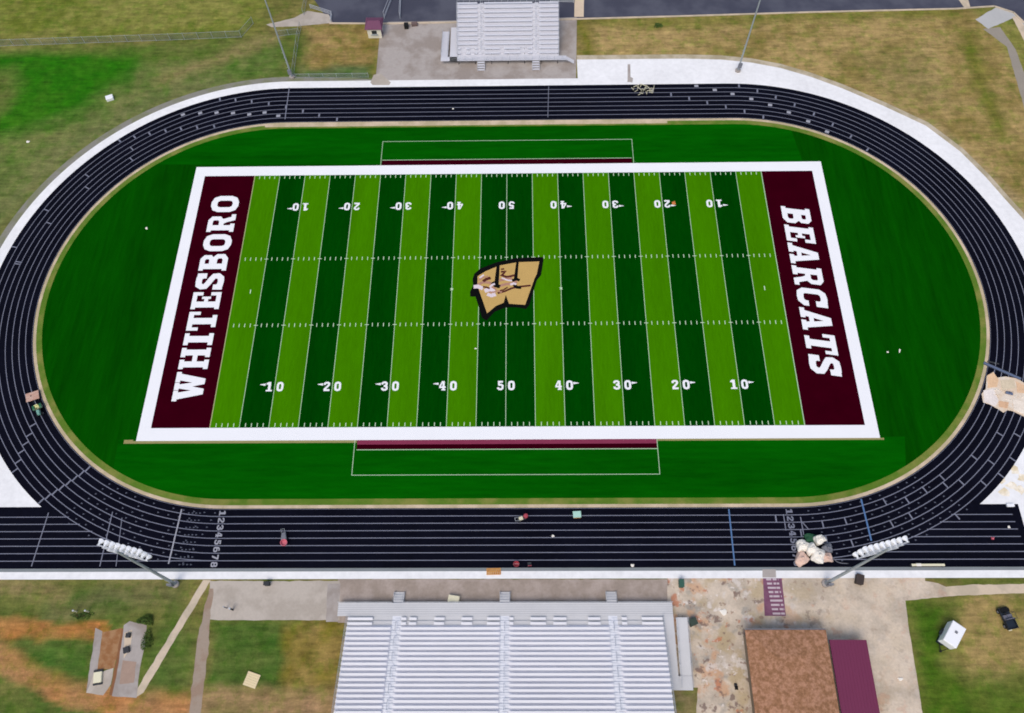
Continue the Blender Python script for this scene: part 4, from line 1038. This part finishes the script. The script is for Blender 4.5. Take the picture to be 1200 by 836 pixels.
# utility vehicle
ua, ub = (68.14,-51.20), (68.77,-54.20)
r = thing('utility_vehicle', 'dark navy open utility buggy with a grey seat parked on the dry grass', 'utility vehicle', (*mid(ua, ub), 0), ang(ub, ua))
bd = MB(); bd.hexa([(-1.5, -.66, .35), (1.45, -.66, .35), (1.45, .66, .35), (-1.5, .66, .35)], [(-1.5, -.68, .62), (1.4, -.62, .62), (1.4, .62, .62), (-1.5, .68, .62)]); bd.build('body', m_navy, r, bevel=.05)
hd = MB(); hd.hexa([(.75, -.6, .622), (1.42, -.55, .622), (1.42, .55, .622), (.75, .6, .622)], [(.8, -.55, .98), (1.3, -.46, .82), (1.3, .46, .82), (.8, .55, .98)]); hd.build('hood', m_black, r, bevel=.05)
bdm = MB(); bdm.box(-1.5, -.68, .63, -.35, .68, .7); bdm.box(-1.5, -.68, .7, -1.44, .68, 1.0); bdm.box(-.41, -.68, .7, -.35, .68, 1.0); bdm.box(-1.44, -.68, .7, -.41, -.62, 1.0); bdm.box(-1.44, .62, .7, -.41, .68, 1.0); bdm.build('cargo_bed', m_navy, r)
st = MB(); st.box(-.1, -.58, .63, .42, .58, .92); st.box(-.3, -.58, .63, -.12, .58, 1.32); st.build('seat', m_seatgrey, r, bevel=.05)
sw = MB(); sw.tube((.72, .3, .85), (.55, .3, 1.12), .025, 6); sw.lathe([(.17, 0), (.19, .02), (.17, .04), (.14, .02)], (.55, .3, 1.1), (-.5, 0, .85), 14); sw.build('steering_wheel', m_black, r)
cg = MB()
for s_ in (-.6, .6):
    cg.tube((-.33, s_, .6), (-.28, s_, 1.75), .028, 7); cg.tube((.72, s_, .9), (.5, s_, 1.75), .028, 7); cg.tube((-.28, s_, 1.75), (.5, s_, 1.75), .028, 7)
cg.tube((-.28, -.6, 1.75), (-.28, .6, 1.75), .028, 7); cg.tube((.5, -.6, 1.75), (.5, .6, 1.75), .028, 7); cg.build('roll_cage', m_shade, r)
for x in (-.95, 1.0):
    for s_ in (-1, 1): wheel(r, (x, s_*.66, .31), .31, .24)
tg = MB(); tg.box(-1.62, .25, .63, -1.5, .66, .82); tg.build('tail_panel', m_bone, r)

# tractor and flatbed on the left of the track
fa = [(-76.13,-18.58), (-74.15,-17.86), (-72.93,-19.62), (-74.84,-20.34)]
cx_ = sum(p[0] for p in fa)/4; cy_ = sum(p[1] for p in fa)/4; ra_ = ang(fa[3], fa[2])
r = thing('flatbed_cart', 'pinkish plywood flatbed cart on the left bend of the track', 'cart', (cx_, cy_, .022), ra_)
c_ = MB(); c_.box(-1.0, -.75, .42, 1.0, .75, .5); c_.build('platform', m_ply, r, bevel=.015)
c_ = MB(); c_.box(-.95, -.7, .32, .95, -.62, .418); c_.box(-.95, .62, .32, .95, .7, .418); c_.tube((0, -.75, .36), (0, -1.25, .36), .04, 6); c_.build('frame', m_shade, r)
for s_ in (-1, 1):
    for y in (-.0,): wheel(r, (s_*.8, y, .2), .2, .14, (1, 0, 0))
c_ = MB(); c_.tube((-.2, .1, .502), (-.2, .1, .54), .1, 10); c_.build('drain_plug', m_shade, r)
tp = (-72.93,-21.43)
r = thing('garden_tractor', 'small green tractor with a pale yellow seat beside the plywood cart', 'tractor', (*tp, .022), ang((-73.86,-19.99), (-72.67,-22.44)))
c_ = MB(); c_.box(-.75, -.3, .3, .85, .3, .5); c_.build('chassis', m_shade, r, bevel=.03)
c_ = MB(); c_.hexa([(.15, -.28, .5), (1.0, -.24, .5), (1.0, .24, .5), (.15, .28, .5)], [(.2, -.24, .92), (.92, -.18, .82), (.92, .18, .82), (.2, .24, .92)]); c_.build('hood', m_teal, r, bevel=.05)
c_ = MB(); c_.box(-.65, -.3, .6, -.1, .3, .74); c_.box(-.72, -.3, .6, -.58, .3, 1.1); c_.build('seat', m_yell, r, bevel=.05)
c_ = MB()
for s_ in (-1, 1): c_.hexa([(-.95, s_*.52-.16, .68), (-.05, s_*.52-.16, .68), (-.05, s_*.52+.16, .68), (-.95, s_*.52+.16, .68)], [(-.8, s_*.52-.16, .86), (-.25, s_*.52-.16, .86), (-.25, s_*.52+.16, .86), (-.8, s_*.52+.16, .86)])
c_.build('fender', m_green, r)
for s_ in (-1, 1):
    wheel(r, (-.5, s_*.52, .4), .4, .26); wheel(r, (.72, s_*.42, .24), .24, .16)
c_ = MB(); c_.tube((.2, 0, .9), (.0, 0, 1.1), .025, 6); c_.lathe([(.16, 0), (.18, .02), (.16, .04), (.13, .02)], (.0, 0, 1.09), (-.5, 0, .85), 14); c_.build('steering_wheel', m_black, r)

# grey and pink cart on the home straight
r = thing('line_cart', 'small grey wheeled cart with a pink tub standing alone on the home straight', 'cart', (*(-31.85,-41.71), .022), math.radians(100))
c_ = MB(); c_.hexa([(-.1, -.42, .35), (1.05, -.3, .35), (1.05, .3, .35), (-.1, .42, .35)], [(-.1, -.42, .85), (.95, -.24, .7), (.95, .24, .7), (-.1, .42, .85)]); c_.build('body', m_grey, r, bevel=.06)
c_ = MB(); c_.lathe([(.3, .3), (.46, .42), (.5, .85), (.44, .86), (.4, .5)], (-.55, 0, 0), n=18); c_.build('tub', m_pink, r)
for s_ in (-1, 1): wheel(r, (.1, s_*.42, .25), .25, .12); wheel(r, (.85, s_*.3, .18), .18, .1)
c_ = MB(); c_.tube((.9, -.25, .7), (1.35, -.25, 1.05), .025, 6); c_.tube((.9, .25, .7), (1.35, .25, 1.05), .025, 6); c_.tube((1.35, -.25, 1.05), (1.35, .25, 1.05), .025, 6); c_.build('handle', m_steel, r)

# line marking machine at the inside of the home straight
r = thing('line_marker', 'white line-marking machine with a red tank on the inside lanes of the home straight', 'machine', (*(2.54,-38.69), .022), .35)
c_ = MB(); c_.box(-.75, -.3, .3, .45, .3, .38); c_.build('frame', m_shade, r)
c_ = MB(); c_.hexa([(-.6, -.26, .382), (.1, -.26, .382), (.1, .26, .382), (-.6, .26, .382)], [(-.45, -.22, .8), (.0, -.22, .72), (.0, .22, .72), (-.45, .22, .8)]); c_.build('engine_cover', m_bone, r, bevel=.05)
c_ = MB(); c_.lathe([(.05, .38), (.32, .4), (.34, .85), (.28, .95), (.1, .98)], (.5, .05, 0), n=16); c_.build('tank', m_red, r, smooth=False)
for x, y in ((-.6, -.36), (-.6, .36), (.35, 0.42)): wheel(r, (x, y, .2), .2, .1)
c_ = MB(); c_.tube((-.5, -.25, .6), (-1.15, -.25, 1.05), .03, 6); c_.tube((-.5, .25, .6), (-1.15, .25, 1.05), .03, 6); c_.tube((-1.15, -.25, 1.05), (-1.15, .25, 1.05), .03, 6); c_.build('handlebar', m_rail, r)
r = thing('storage_crate', 'mint green plastic crate on the inside lane of the home straight', 'crate', (*(10.44,-38.21), .022), .05)
c_ = MB(); c_.box(-.55, -.42, 0, .55, .42, .5); c_.build('box', m_mint, r, bevel=.03)
c_ = MB(); c_.box(-.59, -.46, .502, .59, .46, .57); c_.build('lid', m_mint, r, bevel=.02)
c_ = MB(); c_.box(-.5, -.47, .1, .5, -.43, .2); c_.build('base_trim', m_orange, r)
r = thing('paint_bucket', 'faded red bucket on the outside lane of the home straight', 'bucket', (*(1.60,-45.31), .022))
c_ = MB(); c_.lathe([(.3, 0), (.42, .55), (.37, .55), (.26, .08), (.02, .07)], (0, 0, 0), n=20); c_.build('pail', m_red, r)
c_ = MB(); c_.tube((-.42, 0, .52), (-.2, 0, .68), .02, 6); c_.tube((-.2, 0, .68), (.2, 0, .68), .02, 6); c_.tube((.2, 0, .68), (.42, 0, .52), .02, 6); c_.build('handle', m_steel, r)
r = thing('folding_chair', 'dark frame chair with red trim on the outside lane, right of the red bucket', 'chair', (*(3.48,-45.31), .022), .1)
c_ = MB(); c_.box(-.27, -.25, .42, .27, .25, .46); c_.build('seat', m_shade, r, bevel=.01)
c_ = MB(); c_.box(-.27, -.29, .5, .27, -.26, .9); c_.build('backrest', m_red, r, bevel=.01)
for sx in (-.24, .24):
    for sy in (-.24, .24): c_ = MB(); c_.tube((sx, sy, 0), (sx, sy*.9, .42), .02, 6); c_.build('leg', m_grey, r)
r = thing('wooden_pallet', 'orange wooden pallet lying on the white apron below the home straight', 'pallet', (*(-1.61,-46.26), .013), .02)
for y in (-.4, 0, .4): c_ = MB(); c_.box(-1.0, y-.05, 0, 1.0, y+.05, .1); c_.build('stringer', m_orange, r)
for i in range(8): c_ = MB(); c_.box(-1.0+.26*i, -.46, .102, -1.0+.26*i+.2, .46, .13); c_.build('board', m_orange, r)
r = thing('long_bench', 'long pale bench on dark end supports at the outer edge of the right chute', 'bench', (*(59.43,-45.55), .02), 0)
c_ = MB(); c_.box(-2.3, -.16, .42, 2.3, .16, .48); c_.build('seat', m_bone, r, bevel=.01)
for s_ in (-1, 1): c_ = MB(); c_.box(s_*2.2-.16, -.22, 0, s_*2.2+.16, .22, .42); c_.build('support', m_shade, r, bevel=.02)
c_ = MB(); c_.box(-1.7, -.2, .482, -1.0, .2, .62); c_.build('cushion', m_sack, r, bevel=.05)

# sacks
S = [(939,641,.85,.75,.6,m_sack,'cream bulk sack leaning at the left end of the sack heap'),(958,634.5,.75,.6,.9,m_sack,'white bulk sack at the back of the heap, below the green sheet'),
     (949,645,.8,.7,.75,m_sack,'white bulk sack in the middle of the heap'),(938,656,1.0,.75,.5,m_sackp,'pinkish bulk sack at the front left of the heap'),
     (957,653.5,.95,.8,.75,m_sack,'large white bulk sack at the front of the heap'),(967,655,.6,.8,.6,m_sackp,'pinkish bulk sack at the right end of the heap'),(968,644,.6,.7,.5,m_grey,'greyish sack slumped behind the right end of the heap')]
SP = [(42.27, -42.87), (44.70, -42.09), (43.40, -43.36), (41.86, -44.68), (44.20, -44.38), (45.37, -44.56), (45.72, -43.24)]
for i, (a, b_, rx, ry, rz_, mt, lb) in enumerate(S):
    p = SP[i]
    r = thing('bulk_sack', lb, 'sack', (p[0], p[1], .022), .3*i, 'sacks heaped on the home straight')
    c_ = MB(); c_.blob((0, 0, rz_*.92), (rx, ry, rz_), i+3, .68, None, 24, 16, .15); c_.build('bag', mt, r, smooth=True)
    c_ = MB(); c_.lathe([(.18, 0), (.1, .12), (.2, .26), (.02, .2)], (.05, 0, rz_*1.82), n=12); c_.build('spout', mt, r, smooth=True)
    c_ = MB()
    for s_ in (-1, 1): c_.tube((s_*rx*.6, -.2, rz_*1.7), (s_*rx*.55, 0, rz_*1.7+.28), .03, 5); c_.tube((s_*rx*.55, 0, rz_*1.7+.28), (s_*rx*.6, .2, rz_*1.7), .03, 5)
    c_.build('strap', mt, r)
p = (43.79,-41.72)
r = thing('tarp', 'crumpled green tarp lying behind the heap of sacks', 'tarp', (*p, .022)); c_ = MB(); c_.blob((0, 0, .3), (.95, .6, .3), 21, .7, None, 22, 12, .16); c_.build('sheet', m_tarp, r)
r = thing('hose', 'thin pale hose curling right from the heap of sacks', 'hose', (*(46.03,-44.21), .03))
c_ = MB(); pts = [(0, 0, .04), (.5, -.3, .04), (.9, -.8, .04), (1.5, -1.0, .04), (2.3, -1.05, .04)]
for a, b_ in zip(pts[:-1], pts[1:]): c_.tube(a, b_, .05, 7)
c_.build('pipe', m_grey, r); c_ = MB(); c_.lathe([(.08, 0), (.08, .12), (.05, .2)], (2.3, -1.05, .08), (1, 0, 0), 10); c_.build('coupling', m_shade, r)

# crossing sheet on the right bend
pts = [(75.38,-16.30),(76.63,-15.57),(76.89,-16.60),(78.27,-16.39),(80.02,-16.76),(81.19,-17.79),(85.58,-19.41),(84.07,-24.48),(79.84,-23.49),(77.74,-22.21),(77.00,-22.07),(76.36,-22.49),(75.51,-21.78),(74.64,-21.14),(73.69,-20.78),(73.80,-19.34),(74.68,-18.48)]
c0_ = (77.47,-19.36)
r = thing('ground_sheet', 'wrinkled beige protective sheet laid across the right bend of the track', 'sheet', (*c0_, .03))
c_ = MB(); c_.prism([(p[0]-c0_[0], p[1]-c0_[1]) for p in pts], 0, .03); c_.build('cover', m_sheet, r)
PAN = [([(75.55,-16.15),(76.59,-15.71),(77.07,-16.89),(76.46,-18.20),(74.98,-18.34)], (226,190,152)), ([(74.21,-18.77),(75.86,-18.49),(76.11,-20.50),(75.33,-21.50),(73.86,-20.63)], (232,222,214)), ([(77.30,-17.04),(79.45,-16.91),(79.32,-18.36),(77.10,-18.79)], (214,198,170)),
       ([(79.64,-17.20),(80.97,-18.08),(80.87,-19.38),(79.38,-19.09)], (222,186,150)), ([(76.11,-20.50),(77.60,-20.80),(77.07,-21.79),(75.85,-21.50)], (218,178,142)), ([(78.28,-20.23),(80.47,-20.81),(79.83,-23.07),(78.03,-22.08)], (234,222,206)), ([(81.38,-18.52),(84.97,-19.69),(83.80,-23.65),(80.35,-23.07)], (220,196,164))]
for i, (pp, cl_) in enumerate(PAN):
    c_ = MB(); c_.prism([(p[0]-c0_[0], p[1]-c0_[1]) for p in pp], .0305, .05+.004*i); c_.build('panel', M('sheet_panel_%d' % i, cl_, .85, .5, .8, 4), r)
c_ = MB(); rd = random.Random(8)
for i in range(14):
    x = rd.uniform(-1.6, 3.2); y = rd.uniform(-1.2, 1.2)-.25*x; a = rd.uniform(-.6, .6); l = rd.uniform(.3, .8)
    c_.add([(x-l*math.cos(a), y-l*math.sin(a), .031), (x+.08*math.sin(a), y-.12, .031), (x+l*math.cos(a), y+l*math.sin(a), .031), (x, y+.12, .031), (x, y, .09)], [[0, 1, 4], [1, 2, 4], [2, 3, 4], [3, 0, 4]])
c_.build('wrinkle', m_sheet, r)
r = thing('floor_mat', 'blue-grey mat strip along the upper edge of the beige sheet', 'mat', (*(77.77,-15.28), .03), ang((76.14,-14.38), (79.84,-16.47)))
c_ = MB(); c_.box(-2.6, -.28, 0, 3.2, .28, .05); c_.build('strip', m_bluegrey, r); c_ = MB()
for s_ in (-.24, .24): c_.box(-2.6, s_-.04, .052, 3.2, s_+.04, .07)
c_.build('edge_trim', m_shade, r)
r = thing('rolled_mat', 'dark rolled strip lying across the inner lanes above the blue-grey mat', 'mat', (*(76.91,-14.01), .022), ang((75.90,-13.78), (78.01,-14.39)))
c_ = MB(); c_.tube((-.8, 0, .12), (.9, 0, .12), .12, 10); c_.build('roll', m_shade, r)
c_ = MB(); c_.tube((.3, 0, .12), (.36, 0, .12), .135, 10); c_.build('band', m_steel, r)
r = thing('tool_bag', 'blue-grey tool bag lying on the beige sheet', 'bag', (*(78.01,-19.30), .062), -.3)
c_ = MB(); c_.blob((0, 0, .14), (.55, .24, .15), 30, .6); c_.build('bag', m_bluegrey, r, smooth=True); c_ = MB(); c_.tube((-.25, 0, .26), (0, 0, .36), .025, 6); c_.tube((0, 0, .36), (.25, 0, .26), .025, 6); c_.build('handle', m_shade, r)

# ------------------------------------------------------------------ hurdles at the top straight
def hurdle(label, p, rz):
    r = thing('hurdle', label, 'hurdle', (*p, .022), rz, 'hurdles stacked on the back straight')
    c_ = MB(); c_.box(-.6, -.03, .78, .6, .03, .9); c_.build('bar', m_bone, r, bevel=.008)
    for s_ in (-.52, .52): c_ = MB(); c_.tube((s_, 0, .06), (s_, 0, .78), .03, 7); c_.box(s_-.035, -.05, 0, s_+.035, .7, .06); c_.build('leg', m_bone, r)
H = [((24.58,44.40),.5,'pale hurdle at the left end of the cluster on the back straight'),((25.18,43.63),2.2,'pale hurdle turned outward low on the left of the cluster on the back straight'),((25.90,44.60),-.5,'pale hurdle at the top of the cluster on the back straight'),
     ((26.07,43.62),1.1,'pale hurdle in the middle of the cluster on the back straight'),((26.83,43.93),-1.0,'pale hurdle right of the middle of the cluster on the back straight'),((27.10,43.17),.2,'pale hurdle lowest in the cluster on the back straight'),((27.88,43.92),1.4,'pale hurdle standing apart at the right end of the cluster')]
for q, rz, lb in H: hurdle(lb, q, rz)

# ------------------------------------------------------------------ boxes, bins and small things
def crate(name, cat, label, p, rz, sx, sy, sz, mt, lid=None, z=.012):
    r = thing(name, label, cat, (*p, z), rz)
    c_ = MB(); c_.box(-sx/2, -sy/2, 0, sx/2, sy/2, sz*.86); c_.build('body', mt, r, bevel=min(.04, sx*.08))
    c_ = MB(); c_.box(-sx/2-.03, -sy/2-.03, sz*.86+.002, sx/2+.03, sy/2+.03, sz); c_.build('lid', lid or mt, r, bevel=.015)
    return r
crate('equipment_box', 'box', 'cream box on the brown concrete in front of the home bleachers', (-7.10,-50.11), -.15, 1.5, .9, .7, m_bone)
crate('equipment_box', 'box', 'white box lying in the grass at the upper left', (-76.37,43.18), .4, 1.3, 1.0, .6, m_vwhite)
crate('equipment_box', 'box', 'small white box at the far end of the right chute', (73.32,-37.01), 0, 1.0, .38, .35, m_vwhite, z=.02)
crate('trash_bin', 'bin', 'dark brown bin on the plaza right of the floodlight pole', (49.44,-47.53), -.3, .95, 1.3, .9, M('brown_bin', (64, 54, 50), .7, .3, 2, 9))
crate('trash_bin', 'bin', 'green bin on the plaza above the right end of the home bleachers', (24.61,-48.07), 0, .6, 1.0, 1.1, m_green_bin)
crate('trash_bin', 'bin', 'dark green bin against the ramp of the home bleachers', (25.71,-53.21), .4, 1.0, .9, 1.0, M('deep_green_bin', (56, 70, 60), .7, .3, 2, 9))
crate('trash_bin', 'bin', 'dark bin on the left forecourt beside a reddish stain', (-33.47,-47.97), 0, .75, .5, .9, m_shade)
crate('trash_bin', 'bin', 'black bin on the visitor plaza right of the maroon-roofed booth', (-20.35,61.41), 0, .8, .8, 1.0, m_black)
crate('trash_bin', 'bin', 'brown low bin on the visitor plaza, right of the black bin', (-18.76,62.10), .1, 1.2, .7, .6, M('umber_bin', (110, 92, 88), .7, .3, 2, 9))
r = thing('wood_platform', 'cream square wooden platform lying on the grass beside the home bleachers', 'platform', (*(-33.89,-60.49), 0), -.3)
for i in range(6): c_ = MB(); c_.box(-.9, -.9+.3*i, .12, .9, -.9+.3*i+.285, .2); c_.build('board', M('cream_board', (226, 208, 166), .85, .15, 1.5, 8) if i == 0 else bpy.data.materials['cream_board'], r)
for s_ in (-.7, 0, .7): c_ = MB(); c_.box(s_-.06, -.88, 0, s_+.06, .88, .119); c_.build('joist', m_orange, r)
for p, lb in (((-38.77,-51.21), 'thin grey post on the left forecourt, left of two'), ((-37.89,-51.44), 'thicker dark post on the left forecourt, right of two')):
    r = thing('bollard', lb, 'post', (*p, .006)); k = .07 if 'thin' in lb else .12
    c_ = MB(); c_.tube((0, 0, 0), (0, 0, 1.4), k, 10); c_.build('shaft', m_grey if k < .1 else m_shade, r)
    c_ = MB(); c_.lathe([(k*1.3, 1.4), (k*1.3, 1.46), (k*.4, 1.52)], (0, 0, 0), n=10); c_.build('cap', m_rail, r)
for p, lb, mt in (((30.70,-61.12), 'upper of two small dark cones beside the brown-roofed building', m_shade), ((30.76,-61.49), 'lower of two small dark cones beside the brown-roofed building', m_black)):
    r = thing('traffic_cone', lb, 'cone', (*p, .006)); c_ = MB(); c_.box(-.22, -.22, 0, .22, .22, .04); c_.build('base', mt, r); c_ = MB(); c_.lathe([(.16, .042), (.05, .5), (.04, .52)], (0, 0, 0), n=12); c_.build('shell', mt, r)
r = thing('traffic_cone', 'orange cone beside the 20 yard number on the visitor side', 'cone', (*(29.45,17.47), .04)); c_ = MB(); c_.box(-.3, -.3, 0, .3, .3, .05); c_.build('base', m_oranged, r); c_ = MB(); c_.lathe([(.22, .052), (.06, .6), (.04, .62)], (0, 0, 0), n=12); c_.build('shell', m_oranged, r)
r = thing('traffic_cone', 'small red cone standing on the right chute', 'cone', (*(69.62,-41.72), .02)); c_ = MB(); c_.box(-.2, -.2, 0, .2, .2, .04); c_.build('base', m_red, r); c_ = MB(); c_.lathe([(.16, .042), (.06, .4), (.04, .42)], (0, 0, 0), n=12); c_.build('shell', m_pink, r)
def scrap(label, p, sx, sy, rz, z=.03):
    sx *= .8; sy *= .8
    r = tag(MB().blob((0, 0, .06), (sx, sy, .06), int(sx*1000+sy*77), .8, None, 12, 6, .2).build('paper_scrap', m_sack, None, (*p, z), rz), label, 'litter')
scrap('tiny white scrap on the dark green turf left of the WHITESBORO end zone', (-63.17,13.00), .22, .3, .4)
scrap('small white scrap on the turf right of the BEARCATS end zone, left of a pair', (60.83,-12.02), .2, .18, 0)
scrap('longer white scrap on the turf right of the BEARCATS end zone, right of a pair', (62.77,-11.81), .16, .4, -.35)
scrap('small white scrap in the olive grass outside the upper left bend', (-89.54,32.82), .4, .3, 0, .0)
scrap('small white scrap on the back straight below the left end of the grey bleachers', (-10.24,39.82), .2, .2, 0)
scrap('small white scrap on the middle lanes of the home straight', (6.89,-41.25), .25, .2, 0)
scrap('small white scrap on the outer lane of the home straight', (18.04,-45.46), .3, .25, 0)
scrap('white scrap on the right chute near its far end', (72.35,-40.13), .22, .22, 0)
scrap('pale scrap on the turf below the midfield emblem', (-4.89,-10.98), .25, .14, 0, .04)
scrap('white scrap on the plaza left of the maroon pavers', (30.19,-51.81), .55, .5, .3, .006)
scrap('small white scrap on the plaza right of the maroon-roofed building', (52.58,-60.39), .4, .25, .2, .006)
